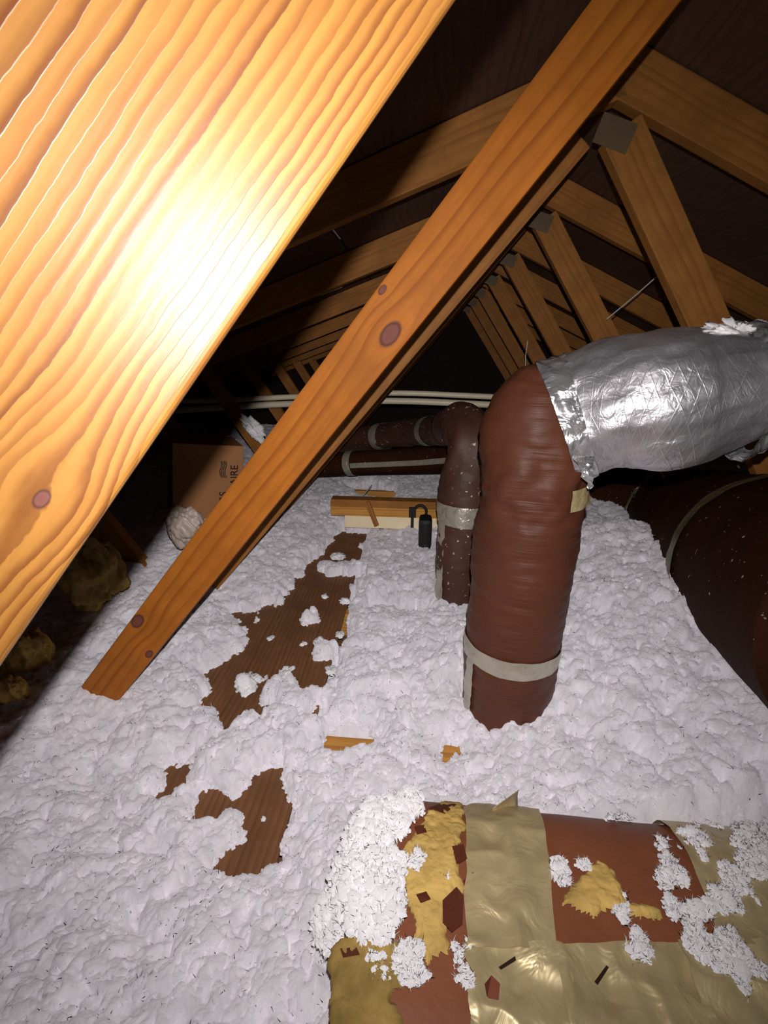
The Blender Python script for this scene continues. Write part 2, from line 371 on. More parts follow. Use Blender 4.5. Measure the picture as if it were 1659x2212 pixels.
# ------------------------------------------------------------------ main diagonal board
def edge_board(name, l0, l1, r0, r1, Y, thick, mat, parent=None, ext0=0, ext1=0, width=None):
    a = (P(*l0, Y) + P(*r0, Y)) / 2; b = (P(*l1, Y) + P(*r1, Y)) / 2
    d = (b - a) / np.linalg.norm(b - a); q = P(*l0, Y) - P(*r0, Y); nrm = np.linalg.norm(q - d * np.dot(q, d))
    q1 = P(*l1, Y) - P(*r1, Y); nrm1 = np.linalg.norm(q1 - d * np.dot(q1, d))
    wd = width or (nrm + nrm1) / 2
    a = a - d * ext0; b = b + d * ext1; a[1] += thick / 2; b[1] += thick / 2
    return a, b, wd
a, b, wd = edge_board('b', (170, 1485), (1283, 0), (278, 1490), (1465, 0), TY[0], 0.038, None, None, 0.13, 0.16)
L1 = np.linalg.norm(b - a); xa = (b - a) / L1; cen = (a + b) / 2; xv = np.cross(np.array([0, -1, 0]), xa)
def knot(px, py, r, s=3.0):
    q = P(px, py, TY[0]) - cen; return (float(q @ xa), float(q @ xv), r, s)
MAT['main'] = wood('pine_main_diagonal', (0.44, 0.140, 0.018), (0.27, 0.073, 0.010), freq=42, seed=9.2, amp=0.016, v0=-0.075, w0=0.02, blotch=0.32, rough=0.6, spec=0.12,
                   knots=[knot(843, 722, 0.0145, 2.2), knot(826, 626, 0.0055, 2.5), knot(297, 1342, 0.013, 2.6), knot(322, 1413, 0.008, 3.0)], knotcol=(0.13, 0.045, 0.04), sharp=0.7)
tag(board('diagonal_brace', a, b, wd, 0.038, MAT['main']), 'long orange pine brace with dark oval knot, standing diagonally in the insulation', 'brace')

# ------------------------------------------------------------------ roof trusses
def truss(k, Y, label, px=None):
    e = empty('roof_truss', (RIDGE[0], Y, -0.06)); tag(e, label, 'roof truss', 'roof trusses receding into the dark')
    t = 0.038; yy = Y + t / 2
    def mem(name, p0, p1, w, dy=0.0, mat='far'):
        return board(name, (p0[0], yy + dy, p0[1]), (p1[0], yy + dy, p1[1]), w, t, MAT[mat], e)
    R = RIDGE
    mem('top_chord', (-3.2, chordL(-3.2)), (R[0] + 0.0, R[1]), 0.105)
    mem('top_chord', (R[0] + 0.0, R[1]), (2.7, chordR(2.7)), 0.105)
    mem('web', (-0.86, -0.03), (0.335, 1.345), 0.089)
    mem('web', (R[0] + 0.015, R[1] - 0.11), (1.36, 0.02), 0.095)
    mem('web', (-0.93, -0.02), (-1.42, chordL(-1.42) - 0.05), 0.089)
    if px: pass
    mem('bottom_chord', (-2.3, -0.0565), (2.2, -0.0565), 0.089, mat='chord')
    g = box_mesh('gusset_plate', 0.085, 0.06, 0.0016, 0.0)
    m4 = frame((R[0] - 0.06, Y - 0.001, R[1] - 0.10), (R[0] + 0.06, Y - 0.001, R[1] - 0.14), (0, -1, 0)); link('gusset_plate', g, MAT['plate'], e, m4)
    g2 = box_mesh('gusset_plate', 0.12, 0.09, 0.0016, 0.0)
    m4 = frame((-0.90, Y - 0.001, -0.03), (-0.78, Y - 0.001, -0.03), (0, -1, 0)); link('gusset_plate', g2, MAT['plate'], e, m4)
    return e
ordn = ['wooden roof truss directly behind the knotty diagonal brace, nearest of the row',
        'second roof truss behind the knotty diagonal brace', 'third roof truss behind the knotty diagonal brace',
        'fourth roof truss behind the knotty diagonal brace, dim', 'fifth roof truss behind the knotty diagonal brace, very dim',
        'sixth roof truss behind the diagonal brace, almost lost in the dark', 'farthest roof truss in front of the dark gable wall']
for k, Y in enumerate(TY[1:]): truss(k + 1, Y, ordn[k])
tag(board('ceiling_joist', (-2.3, TY[0] + 0.019, -0.0565), (2.2, TY[0] + 0.019, -0.0565), 0.089, 0.038, MAT['chord']),
    'pine joist under the insulation, showing through small gaps near the foot of the diagonal brace', 'joist')

# ------------------------------------------------------------------ walkway board
wa, wb = np.array([-0.42, 0.30, 0.0]), np.array([-0.47, 2.16, 0.0])
pr0, pr1 = Pz(600, 1850, 0.0), Pz(790, 1160, 0.0)
dr = (pr1 - pr0) / np.linalg.norm(pr1 - pr0); pl = np.array([-dr[1], dr[0], 0])
WW = 0.40
a0 = pr0 - dr * 0.30 + pl * WW / 2; b0 = pr1 + dr * 0.16 + pl * WW / 2
tag(board('walkway_board', a0 - np.array([0, 0, .006]), b0 - np.array([0, 0, .006]), WW, 0.012, MAT['plank'], None, (0, 0, 1), 0.001),
    'bare dark plywood walkway board showing through the loose white insulation', 'board')

# ------------------------------------------------------------------ near duct (profile shared by its covers)
NC, NA, NB, NE = (0.335, 0.015), 0.235, 0.185, 2.7
def near_z(y):
    t = np.clip(np.abs((y - NC[0]) / NA), 0, 0.9999); return NC[1] + NB * (1 - t ** NE) ** (1 / NE)
def on_near(px, py):
    z = 0.19
    for _ in range(40):
        q = Pz(px, py, z); z = 0.6 * z + 0.4 * float(near_z(np.array(q[1])))
    return Pz(px, py, z)

# ------------------------------------------------------------------ little fibre clumps, shared by everything fluffy
def _variants():
    out = []
    for k in range(10):
        bm = bmesh.new(); bmesh.ops.create_icosphere(bm, subdivisions=2, radius=1.0); bm.verts.ensure_lookup_table()
        V = np.array([v.co[:] for v in bm.verts]); F = np.array([[v.index for v in f.verts] for f in bm.faces]); bm.free()
        rgn = np.random.RandomState(k); n = rgn.uniform(-1, 1, len(V))
        g = np.sin(V @ rgn.uniform(-3, 3, (3, 3)) + rgn.uniform(0, 6, 3)).sum(1) / 3
        V = V * (1 + 0.30 * n + 0.32 * g)[:, None] * np.array([1, rgn.uniform(.75, 1.2), rgn.uniform(.55, .9)])
        out.append((V, F))
    return out
VARI = _variants()
def clumps(C, R, seed, flat=1.0):
    rgn = np.random.RandomState(seed); n = len(C); a = rgn.uniform(0, 6.283, n); vi = rgn.randint(0, 10, n); Vs, Fs, base = [], [], 0
    st_ = rgn.uniform(.7, 1.5, n)
    for k in range(10):
        ix = np.where(vi == k)[0]
        if len(ix) == 0: continue
        V, F = VARI[k]; c, s_ = np.cos(a[ix])[:, None], np.sin(a[ix])[:, None]; r = R[ix][:, None]
        x0 = V[None, :, 0] * st_[ix][:, None]
        X = (x0 * c - V[None, :, 1] * s_) * r + C[ix, 0][:, None]; Y = (x0 * s_ + V[None, :, 1] * c) * r + C[ix, 1][:, None]; Z = V[None, :, 2] * r * flat + C[ix, 2][:, None]
        Vs.append(np.stack([X, Y, Z], -1).reshape(-1, 3)); Fs.append((F[None] + (np.arange(len(ix)) * len(V))[:, None, None] + base).reshape(-1, 3)); base += len(ix) * len(V)
    return np.vstack(Vs), np.vstack(Fs)
def fibres(C, L, wd, seed):
    rgn = np.random.RandomState(seed); n = len(C); d = rgn.normal(0, 1, (n, 3)); d[:, 2] = np.abs(d[:, 2]) * .8 + .15; d /= np.linalg.norm(d, axis=1, keepdims=True)
    sdv = np.cross(d, rgn.normal(0, 1, (n, 3))); sdv /= np.linalg.norm(sdv, axis=1, keepdims=True) + 1e-9
    w2 = wd[:, None] * sdv; V = np.stack([C - w2, C + w2, C + d * L[:, None] + w2 * .25], 1).reshape(-1, 3)
    return V, np.arange(3 * n).reshape(n, 3)
def with_quads(V, Q, V2, T):
    tri = np.vstack([Q[:, [0, 1, 2]], Q[:, [0, 2, 3]], T + len(V)]); return np.vstack([V, V2]), tri

# ------------------------------------------------------------------ blown insulation
ctrl = []
for (px, py, z) in [(60, 1560, .14), (150, 1480, .125), (225, 1487, .115), (100, 1800, .115), (60, 2150, .12), (300, 2000, .09), (450, 2150, .09), (620, 2150, .08), (650, 1950, .07),
                    (400, 1400, .085), (330, 1300, .12), (500, 1260, .09), (620, 1160, .09), (700, 1090, .08), (300, 1550, .10), (400, 1650, .05), (240, 1215, .14), (400, 1170, .13), (430, 1100, .14),
                    (560, 1600, .03), (640, 1720, .03), (200, 1650, .09), (350, 1850, .05), (850, 1200, .035), (850, 1400, .04), (780, 1600, .035), (900, 1500, .06), (1010, 1490, .095), (960, 1650, .05), (900, 1300, .04),
                    (1080, 1500, .10), (1100, 1640, .10), (1250, 1480, .17), (1300, 1680, .12), (1500, 1680, .15), (1650, 1660, .18), (1400, 1420, .25), (1300, 1250, .20), (1240, 1160, .14),
                    (800, 1045, .03), (900, 1060, .03), (700, 1030, .05), (950, 1040, .03), (960, 1270, .05), (750, 1700, .03), (800, 1800, .05)]:
    ctrl.append(Pz(px, py, z))
for (px, py, c) in [(1490, 1270, .98), (1659, 1368, .80), (1720, 1420, .76), (1605, 1338, .86), (1350, 1145, 1.6), (1400, 1175, 1.35), (1440, 1215, 1.15), (1300, 1150, 1.6), (1255, 1200, 1.25), (1225, 1340, 1.12), (1200, 1420, 1.05), (1270, 1150, 1.45), (1400, 1330, 1.02), (1560, 1325, .93)]: ctrl.append(Pd(px, py, c))
ctrl += [np.array(q) for q in [(-2, 4, .1), (2, 4, .1), (0, 4.5, .05), (-2.2, 2.5, .15), (1.8, 2.8, .18), (1.5, .9, .36), (1.2, .6, .26), (-1.6, .8, .14), (-1, .1, .12), (0, 0, .06), (.8, .2, .12), (1.3, 1.8, .22), (0.1, 3.4, .03), (-.6, 3.2, .05), (.75, 2.3, .08), (.5, 2.1, .06), (1.0, 2.8, .05), (.36, 1.85, .05), (.55, 1.75, .12)]]
ctrl = np.array(ctrl)
def base_h(x, y):
    num = np.zeros_like(x); den = np.zeros_like(x)
    sc = 0.002
    for q in ctrl:
        w_ = 1.0 / (((x - q[0]) ** 2 + (y - q[1]) ** 2) / (0.25 + 0.5 * q[1]) ** 2 + sc) ** 2.4
        num += w_ * q[2]; den += w_
    return num / den
def fpoly(pts, z=0.006): return np.array([Pz(px, py, z)[:2] for px, py in pts])
holes = [fpoly(q) for q in [
    [(793, 1150), (780, 1225), (758, 1330), (735, 1400), (712, 1480), (690, 1555), (655, 1520), (640, 1475), (560, 1555), (490, 1590), (455, 1520), (445, 1470), (490, 1430), (530, 1385), (560, 1320), (610, 1300), (640, 1250), (680, 1215), (700, 1180), (740, 1150)],
    [(600, 1655), (615, 1720), (605, 1840), (560, 1865), (470, 1865), (455, 1845), (505, 1805), (495, 1765), (440, 1790), (400, 1790), (445, 1725), (510, 1700), (550, 1665)],
    [(408, 1635), (395, 1690), (345, 1735), (325, 1725), (375, 1675)],
    [(270, 1690), (300, 1695), (300, 1715), (270, 1715)],
    [(330, 1825), (370, 1825), (370, 1842), (330, 1845)],
    [(515, 1325), (552, 1320), (548, 1350), (520, 1355)],
    [(740, 1050), (800, 1045), (860, 1060), (850, 1085), (780, 1075)],
    [(765, 1135), (905, 1140), (910, 1152), (800, 1150)],
]]
def jhole(pa, pb, Y, z=-0.012):
    xa_, xb_ = Pz(*pa, z)[0], Pz(*pb, z)[0]; return np.array([(xa_, Y - .012), (xb_, Y - .012), (xb_, Y + .045), (xa_, Y + .045)])
holes += [jhole((700, 1640), (778, 1640), TY[0]), jhole((968, 1655), (1012, 1655), TY[0]), jhole((790, 1345), (845, 1345), TY[1]), jhole((850, 1342), (925, 1342), TY[1])]
bits = [fpoly(q) for q in [[(560, 1510), (610, 1470), (640, 1475), (690, 1500), (680, 1560), (600, 1560)], [(690, 1225), (740, 1215), (790, 1225), (770, 1245), (700, 1240)], [(520, 1478), (556, 1470), (540, 1486), (515, 1490)], [(640, 1340), (680, 1328), (670, 1345)], [(690, 1400), (735, 1390), (720, 1425), (680, 1425)], [(735, 1265), (775, 1258), (760, 1275)]]]
NY, NX = 720, 720
ty = np.linspace(0, 1, NY); yy = -0.15 + (np.exp(ty * 2.35) - 1) / (math.exp(2.35) - 1) * 4.9
tx = np.linspace(-1, 1, NX); tx = tx * (0.72 + 0.28 * tx * tx)
Yg, Tg = np.meshgrid(yy, tx, indexing='ij'); Xg = Tg * (0.75 + 0.62 * (Yg + 0.15))
def thickness(x, y):
    b = base_h(x, y)
    jag = 0.020 * fbm(x, y, 0.06, 11, 4)
    sd = np.full(x.shape, 9.0)
    for hp in holes: sd = np.minimum(sd, sdist(x, y, hp))
    sb = np.full(x.shape, 9.0)
    for hp in bits: sb = np.minimum(sb, sdist(x, y, hp))
    sd = np.maximum(sd, -sb) + jag * np.clip(1.2, 0, 2)
    sd = sd - 0.006
    t = np.clip((sd + 0.002) / 0.035, 0, 1); prof = np.sqrt(t * (2 - t))
    b = np.minimum(b, 0.016 + 0.34 * np.clip(sd, 0, 9))
    return b, sd, prof
B_, SD_, PR_ = thickness(Xg, Yg)
amp = 0.35 + 0.65 * PR_
wx = Xg + 0.012 * fbm(Xg, Yg, 0.05, 91, 2); wy = Yg + 0.012 * fbm(Xg, Yg, 0.05, 95, 2)
lm = 0.020 * (lump(wx, wy, 0.075, 1) - .6) + 0.016 * (lump(wx, wy, 0.034, 2) - .6) + 0.0115 * (lump(wx, wy, 0.016, 3) - .6) + 0.0065 * (lump(Xg, Yg, 0.0075, 4) - .6)
lm += 0.012 * fbm(Xg, Yg, 0.22, 31, 2) + 0.0022 * vnoise(Xg, Yg, 0.0035, 8)
Zg = np.where(SD_ > -0.002, 0.004 + (B_ - 0.004) * PR_ + lm * amp, -0.13)
Zg = np.where((SD_ > -0.002) & (SD_ < 0.09), np.maximum(Zg, 0.006 + 0.012 * PR_ + 0.006 * lump(Xg, Yg, 0.014, 3)), Zg)
# sinks under the near duct so that the duct stands out of it
nd = np.maximum(np.abs(Yg - NC[0]) - (NA - .02), -(Xg + 0.075))
Zg = np.minimum(Zg, 0.10 + 0.9 * np.clip(nd, 0, 9) + 0.5 * (Zg - 0.10) * np.clip(nd / 0.05, 0, 1)); Zg = np.where(nd < 0, np.minimum(Zg, 0.10), Zg)
XX = Xg + 0.004 * vnoise(Xg, Yg, 0.02, 57) + 0.002 * vnoise(Xg, Yg, 0.012, 51) + 0.0008 * vnoise(Xg, Yg, 0.005, 53); YY = Yg + 0.004 * vnoise(Xg, Yg, 0.02, 58) + 0.002 * vnoise(Xg, Yg, 0.012, 52) + 0.0008 * vnoise(Xg, Yg, 0.005, 54)
idx = np.arange(NY * NX).reshape(NY, NX)
F = np.stack([idx[:-1, :-1], idx[:-1, 1:], idx[1:, 1:], idx[1:, :-1]], -1).reshape(-1, 4)
rs = np.random.RandomState(3)
ok = np.where(((SD_ > 0.002) & (nd > 0.0)).ravel())[0]
edge = np.where(((SD_ > -0.003) & (SD_ < 0.016)).ravel())[0]
pick = np.r_[rs.choice(ok, 9500, replace=False), rs.choice(edge, 5500)]
CC = np.stack([XX, YY, Zg], -1).reshape(-1, 3)[pick]
dcam = np.linalg.norm(CC - O, axis=1)
RR = np.clip(np.exp(rs.normal(math.log(0.0048), 0.45, len(CC))) * (0.55 + 0.45 * dcam), 0.0025, 0.02)
RR = np.minimum(RR, 0.004 + 0.25 * np.clip(SD_.ravel()[pick], 0, 1)); RR[9500:] = rs.uniform(.0022, .0075, 5500)
CC[:, 2] -= RR * 0.22
CC[9500:, 2] = np.maximum(CC[9500:, 2], .004) * rs.uniform(.0, 1.0, 5500) - .006
V2, F2 = clumps(CC, RR, 77, 0.8)
Vi, Fi = with_quads(np.stack([XX, YY, Zg], -1).reshape(-1, 3), F, V2, F2)
pf_ = rs.choice(ok, 45000, replace=False); CF = np.stack([XX, YY, Zg], -1).reshape(-1, 3)[pf_]; CF[:, :2] += rs.normal(0, .002, (len(CF), 2)); CF[:, 2] -= .001
dc = np.linalg.norm(CF - O, axis=1); V3, F3 = fibres(CF, rs.uniform(.003, .009, len(CF)) * (.5 + .5 * dc), .00035 + .00035 * dc, 5)
pv = rs.randint(0, len(V2), 20000); V4, F4 = fibres(V2[pv], rs.uniform(.002, .006, 20000), np.full(20000, .0006), 6)
NB0 = len(Vi); Fi = np.vstack([Fi, F3 + len(Vi), F4 + len(Vi) + len(V3)]); Vi = np.vstack([Vi, V3, V4])
tag(link('insulation', soften(mesh_np('insulation', Vi, Fi), 0.45, (0, -.35, 1), NB0), MAT['fluff']),
    'thick lumpy layer of loose white blown insulation covering the attic floor', 'insulation', kind='stuff')

# ------------------------------------------------------------------ swept tubes (ducts, pipes)
def spline(pts, n):
    pts = np.array(pts, float); k = len(pts)
    d = np.r_[0, np.cumsum(np.linalg.norm(np.diff(pts[:, :3], axis=0), axis=1))]
    t = np.linspace(0, d[-1], n); out = np.zeros((n, pts.shape[1]))
    g = np.gradient(pts, d, axis=0)
    for i, s in enumerate(t):
        j = min(max(np.searchsorted(d, s) - 1, 0), k - 2); hh = d[j + 1] - d[j]; q = (s - d[j]) / hh
        out[i] = (2*q**3-3*q**2+1)*pts[j] + (q**3-2*q**2+q)*hh*g[j] + (-2*q**3+3*q**2)*pts[j+1] + (q**3-q**2)*hh*g[j+1]
    return out, t
def sweep(name, pts, n=40, m=32, disp=None, a0=0.0, a1=2 * math.pi, off=0.0, caps=True, t0=0.0, t1=1.0, up=(0, 0, 1)):
    """tube along pts (x,y,z,r); disp(s, ang) -> extra radius; returns mesh"""
    sp, t = spline(pts, max(n, 60)); T = np.linspace(t0, t1, n) * t[-1]
    C = np.stack([np.interp(T, t, sp[:, i]) for i in range(4)], -1)
    full = np.stack([np.interp(np.clip(T + e, 0, t[-1]), t, sp[:, i]) for e in (-.004, .004) for i in range(3)], -1)
    D = full[:, 3:] - full[:, :3]; D /= np.linalg.norm(D, axis=1, keepdims=True)
    # parallel transport from the very start of the path so that angles agree between parts
    dd = np.gradient(sp[:, :3], axis=0); dd /= np.linalg.norm(dd, axis=1, keepdims=True)
    r0 = np.array(up, float); r0 -= dd[0] * (r0 @ dd[0]); r0 /= np.linalg.norm(r0); fr = [r0]
    for i in range(1, len(dd)):
        q = fr[-1] - dd[i] * (fr[-1] @ dd[i]); fr.append(q / np.linalg.norm(q))
    fr = np.array(fr); A = np.stack([np.interp(T, t, fr[:, i]) for i in range(3)], -1)
    A -= D * np.sum(A * D, 1, keepdims=True); A /= np.linalg.norm(A, axis=1, keepdims=True); B = np.cross(D, A)
    closed = abs(a1 - a0 - 2 * math.pi) < 1e-6
    ang = np.linspace(a0, a1, m, endpoint=not closed)
    R = C[:, 3:4] + off + (disp(T[:, None], ang[None, :]) if disp else 0) * np.ones((1, m))
    V = C[:, None, :3] + R[..., None] * (np.cos(ang)[None, :, None] * A[:, None] + np.sin(ang)[None, :, None] * B[:, None])
    V = V.reshape(-1, 3); fs = []
    mm = m if closed else m - 1
    i, j = np.meshgrid(np.arange(n - 1), np.arange(mm), indexing='ij'); j2 = (j + 1) % m
    fs = np.stack([i * m + j, i * m + j2, (i + 1) * m + j2, (i + 1) * m + j], -1).reshape(-1, 4)
    if caps and closed:
        V = np.vstack([V, C[0, :3], C[-1, :3]]); c0, c1 = n * m, n * m + 1
        jj = np.arange(m); k2 = (jj + 1) % m
        fs = np.vstack([fs, np.stack([np.full(m, c0), k2, jj, jj], -1), np.stack([np.full(m, c1), (n-1)*m + jj, (n-1)*m + k2, (n-1)*m + k2], -1)])
        me = bpy.data.meshes.new(name); me.from_pydata(V.tolist(), [], [tuple(dict.fromkeys(f)) for f in fs.tolist()]); me.update()
        for p in me.polygons: p.use_smooth = True
    else:
        me = mesh_np(name, V, fs)
    uv = np.zeros((len(V), 3), np.float32); uv[:n*m, 0] = np.repeat(T, m); uv[:n*m, 1] = np.tile(ang, n) / (2 * math.pi) * 1.0
    at = me.attributes.new('duct_uv', 'FLOAT_VECTOR', 'POINT'); at.data.foreach_set('vector', uv.ravel())
    return me
def st(px, py, Y, rpx):
    q = P(px, py, Y); return (*q, rpx * proj(q)[2] / FPX)
def sz(px, py, z, rpx):
    q = Pz(px, py, z); return (*q, rpx * proj(q)[2] / FPX)

# front brown riser with its silver elbow
VB = Pz(1092, 1480, 0.09); YB = VB[1]
rz = lambda z, dx=0.0, dy=0.0, r=0.12: (VB[0] + dx, VB[1] + dy, z, r)
er = empty('insulated_duct', (VB[0], VB[1], 0.06)); tag(er, 'brown insulated riser duct bending into a shiny silver foil sleeve, nearest upright duct', 'duct')
YE = YB + 0.02
path = [st(1088, 1545, YB, 88), st(1100, 1430, YB, 95), st(1122, 1270, YB + .005, 103), st(1143, 1100, YB + .01, 111), st(1152, 985, YB + .01, 114), st(1158, 915, YB + .01, 110), st(1166, 865, YB + .01, 97), st(1176, 825, YB + .01, 74), st(1183, 800, YB + .01, 48), st(1188, 788, YB + .01, 12)]
rng = random.Random(4)
def wr(s, a):
    x = s * np.ones_like(a); y = a * np.ones_like(s)
    return 0.007 * np.clip((x - .50) / .08, 0, 1) * np.clip((.74 - x) / .06, 0, 1) * fbm(x, y * .12, 0.05, 75, 3) + 0.0020 * fbm(x * 2.6, y * .06, 0.03, 71, 3) + 0.004 * fbm(x, y * .12, 0.12, 72, 2)
link('jacket', sweep('jacket', path, 120, 72, wr), MAT['brown'], er)
TL = None
link('tape_band', sweep('tape_band', path, 10, 72, lambda s, a: wr(s, a) * .8 + 0.0012 * fbm(s * 2 * np.ones_like(a), a * .15 * np.ones_like(s), .03, 5), off=0.0028, t0=0.232, t1=0.285, caps=False), MAT['tape'], er)
spath = [st(1200, 915, YB + .005, 126), st(1240, 900, YB + .0, 128), st(1330, 876, YB - .02, 138), st(1420, 868, YB - .04, 146), st(1500, 858, YB - .05, 140), st(1570, 848, YB - .06, 128), st(1640, 842, YB - .06, 112), st(1740, 850, YB - .05, 104)]
def foilw(s, a):
    x = s * np.ones_like(a); y = a * np.ones_like(s)
    return 0.006 * fbm(x, y * .12, 0.10, 81, 2) + 0.0028 * fbm(x * .5, y * .16 + x * .4, 0.022, 82, 2)
slv = link('foil_sleeve', sweep('foil_sleeve', spath, 120, 96, foilw, t0=0.04, t1=0.97), MAT['silver'], er); slv['label'] = 'silver foil sleeve with diamond scrim'
def crw(s, a):
    x = s * np.ones_like(a); y = a * np.ones_like(s)
    return 0.010 * fbm(x, y * .12, 0.055, 91, 3) + 0.008 * np.abs(fbm(x, y * .12, 0.03, 92, 2))
link('foil_collar', sweep('foil_collar', spath, 40, 110, lambda s, a: crw(s, a) * .7, t0=0.0, t1=0.12, off=0.003, caps=False), MAT['crump'], er)
link('foil_cuff', sweep('foil_cuff', spath, 40, 90, lambda s, a: crw(s, a) * 1.5, t0=0.70, t1=0.86, off=-0.001, caps=False), MAT['crump'], er)

def patch_grid(name, c4, n, m, surf, off=0.002, nz=0.0015, cell=0.02, seed=0):
    """four corners (top-left, top-right, bottom-right, bottom-left) in plan, laid on a surface z = surf(x, y)"""
    c4 = np.array([np.array(q)[:2] for q in c4]); i, j = np.meshgrid(np.linspace(0, 1, n), np.linspace(0, 1, m), indexing='ij')
    X = (c4[0, 0]*(1-j)+c4[1, 0]*j)*(1-i)+(c4[3, 0]*(1-j)+c4[2, 0]*j)*i; Y = (c4[0, 1]*(1-j)+c4[1, 1]*j)*(1-i)+(c4[3, 1]*(1-j)+c4[2, 1]*j)*i
    ej = 0.006 * fbm(i * 0.5 + seed, j * 0.5, 0.12, seed, 2); X = X + ej * (j - .5)
    Z = surf(X, Y) + off + nz * (1.2 - 2.4 * np.abs(fbm(X, Y, cell * 1.6, seed, 2))) * .7 + nz * .4 * fbm(X, Y, cell, seed + 9, 2)
    idx = np.arange(n * m).reshape(n, m)
    Fq = np.stack([idx[:-1, :-1], idx[1:, :-1], idx[1:, 1:], idx[:-1, 1:]], -1).reshape(-1, 4)
    return mesh_np(name, np.stack([X, Y, Z], -1).reshape(-1, 3), Fq)

# tape seam running up the left side of the riser
sm = sweep('seam_tape', path, 50, 8, wr, off=0.0035, t0=0.02, t1=0.30, a0=0.0, a1=0.30, caps=False, up=(-1, -0.25, 0)); link('seam_tape', sm, MAT['tape'], er)
pt = sweep('tape_patch', path, 14, 12, lambda s, a: 0.003 * fbm(s * np.ones_like(a), a * .12 * np.ones_like(s), .03, 7), off=0.004, t0=0.685, t1=0.735, a0=1.80, a1=2.50, caps=False, up=(-1, -0.25, 0))
link('tape_patch', pt, MAT['tape2'], er)
# torn foil strip hanging from the collar
bmf = bmesh.new(); rows = []
rg = random.Random(8)
for i in range(12):
    px = 1262 + i * 1.2 + rg.uniform(-3, 3); py = 985 + i * 6.5; hw = 22 * (1 - i / 13) + rg.uniform(-3, 3)
    q0 = P(px - hw, py, YB - 0.135 + rg.uniform(-.004, .004)); q1 = P(px + hw, py, YB - 0.135 + rg.uniform(-.004, .004)); rows.append((bmf.verts.new(q0), bmf.verts.new((q0 + q1) / 2 + np.array([0, rg.uniform(-.008, .002), 0])), bmf.verts.new(q1)))
for r0, r1 in zip(rows, rows[1:]):
    bmf.faces.new((r0[0], r1[0], r1[1], r0[1])); bmf.faces.new((r0[1], r1[1], r1[2], r0[2]))
mf = mesh_bm('torn_foil', bmf, False); of = link('torn_foil', mf, MAT['crump'], er); md = of.modifiers.new('thick', 'SOLIDIFY'); md.thickness = 0.0012

# rear brown riser
RB = Pz(985, 1292, 0.03); Y2 = RB[1]
e2 = empty('insulated_duct', (RB[0], RB[1], 0.02)); tag(e2, 'darker flaking brown riser duct half hidden behind the nearest upright duct', 'duct')
p2 = [st(988, 1330, Y2, 46), st(990, 1270, Y2, 48), st(998, 1150, Y2 + .01, 52), st(1008, 1030, Y2 + .02, 55), st(1018, 960, Y2 + .03, 55), st(1006, 925, Y2 + .10, 50), st(970, 922, Y2 + .30, 40)]
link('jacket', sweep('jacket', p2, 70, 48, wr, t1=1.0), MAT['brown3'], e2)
link('tape_band', sweep('tape_band', p2, 8, 48, wr, off=0.003, t0=0.40, t1=0.475, caps=False), MAT['tape'], e2)
link('seam_tape', sweep('seam_tape', p2, 30, 8, wr, off=0.004, t0=0.05, t1=0.46, a0=-0.1, a1=0.42, caps=False, up=(-1, -0.35, 0)), MAT['tape'], e2)
# far ducts
e3 = empty('insulated_duct', P(860, 1000, Y2 + 1.0)); tag(e3, 'far flaking brown duct with two foil bands, running level above the other', 'duct')
p3 = [st(985, 925, Y2 + .22, 37), st(940, 930, Y2 + .55, 31), st(870, 937, Y2 + .95, 28), st(800, 946, Y2 + 1.2, 27), st(700, 955, Y2 + 1.5, 25), st(600, 965, Y2 + 1.7, 24)]
link('jacket', sweep('jacket', p3, 60, 32, wr), MAT['brown3'], e3)
for t0 in (0.185, 0.47): link('tape_band', sweep('tape_band', p3, 4, 32, None, off=0.004, t0=t0, t1=t0 + .035, caps=False), MAT['tape'], e3)
e4 = empty('insulated_duct', P(860, 1020, Y2 + 1.05)); tag(e4, 'far brown duct with a long foil seam lying low on the insulation', 'duct')
p4 = [st(1010, 985, Y2 + .75, 31), st(930, 992, Y2 + .95, 29), st(860, 996, Y2 + 1.05, 27), st(770, 1000, Y2 + 1.15, 26), st(690, 1006, Y2 + 1.25, 25), st(600, 1010, Y2 + 1.35, 24)]
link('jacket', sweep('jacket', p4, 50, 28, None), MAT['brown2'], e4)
link('tape_band', sweep('tape_band', p4, 4, 28, None, off=0.004, t0=0.565, t1=0.60, caps=False), MAT['tape'], e4)
link('seam_tape', sweep('seam_tape', p4, 30, 5, None, off=0.005, t0=0.05, t1=0.56, a0=0.0, a1=0.38, caps=False, up=(0, -1, -0.02)), MAT['tape'], e4)

# trunk duct at the right
c2, c1 = Pd(1690, 1235, 1.17), Pd(1455, 1121, 2.24); da = (c2 - c1)
e5 = empty('trunk_duct', c2 - np.array([0, 0, .22])); tag(e5, 'large dark brown trunk duct with taped joints, half buried at the right', 'duct')
TR = 0.253
q5 = [(*Pd(1215, 1066, 3.1), .20), (*Pd(1310, 1083, 2.65), .215), (*c1, TR), (*(c1 + da * .5), TR), (*c2, TR), (*(c2 + da * .5), TR)]
twr = lambda s, a: 0.004 * fbm(s * np.ones_like(a), a * .22 * np.ones_like(s), 0.16, 61, 2)
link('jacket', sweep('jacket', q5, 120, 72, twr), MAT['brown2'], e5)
_dl = np.linalg.norm(da); _l0 = np.linalg.norm(Pd(1215, 1066, 3.1) - Pd(1310, 1083, 2.65)) + np.linalg.norm(Pd(1310, 1083, 2.65) - c1); tot = 1.5 * _dl + _l0
for tt, hw in ((_l0 / tot, .012), ((_l0 + _dl) / tot, .012)):
    link('tape_band', sweep('tape_band', q5, 10, 72, lambda s, a: twr(s, a) + 0.002 * fbm(s * 2 * np.ones_like(a), a * .2 * np.ones_like(s), .03, 6), off=0.006, t0=tt - hw, t1=tt + hw, caps=False), MAT['tape3'], e5)

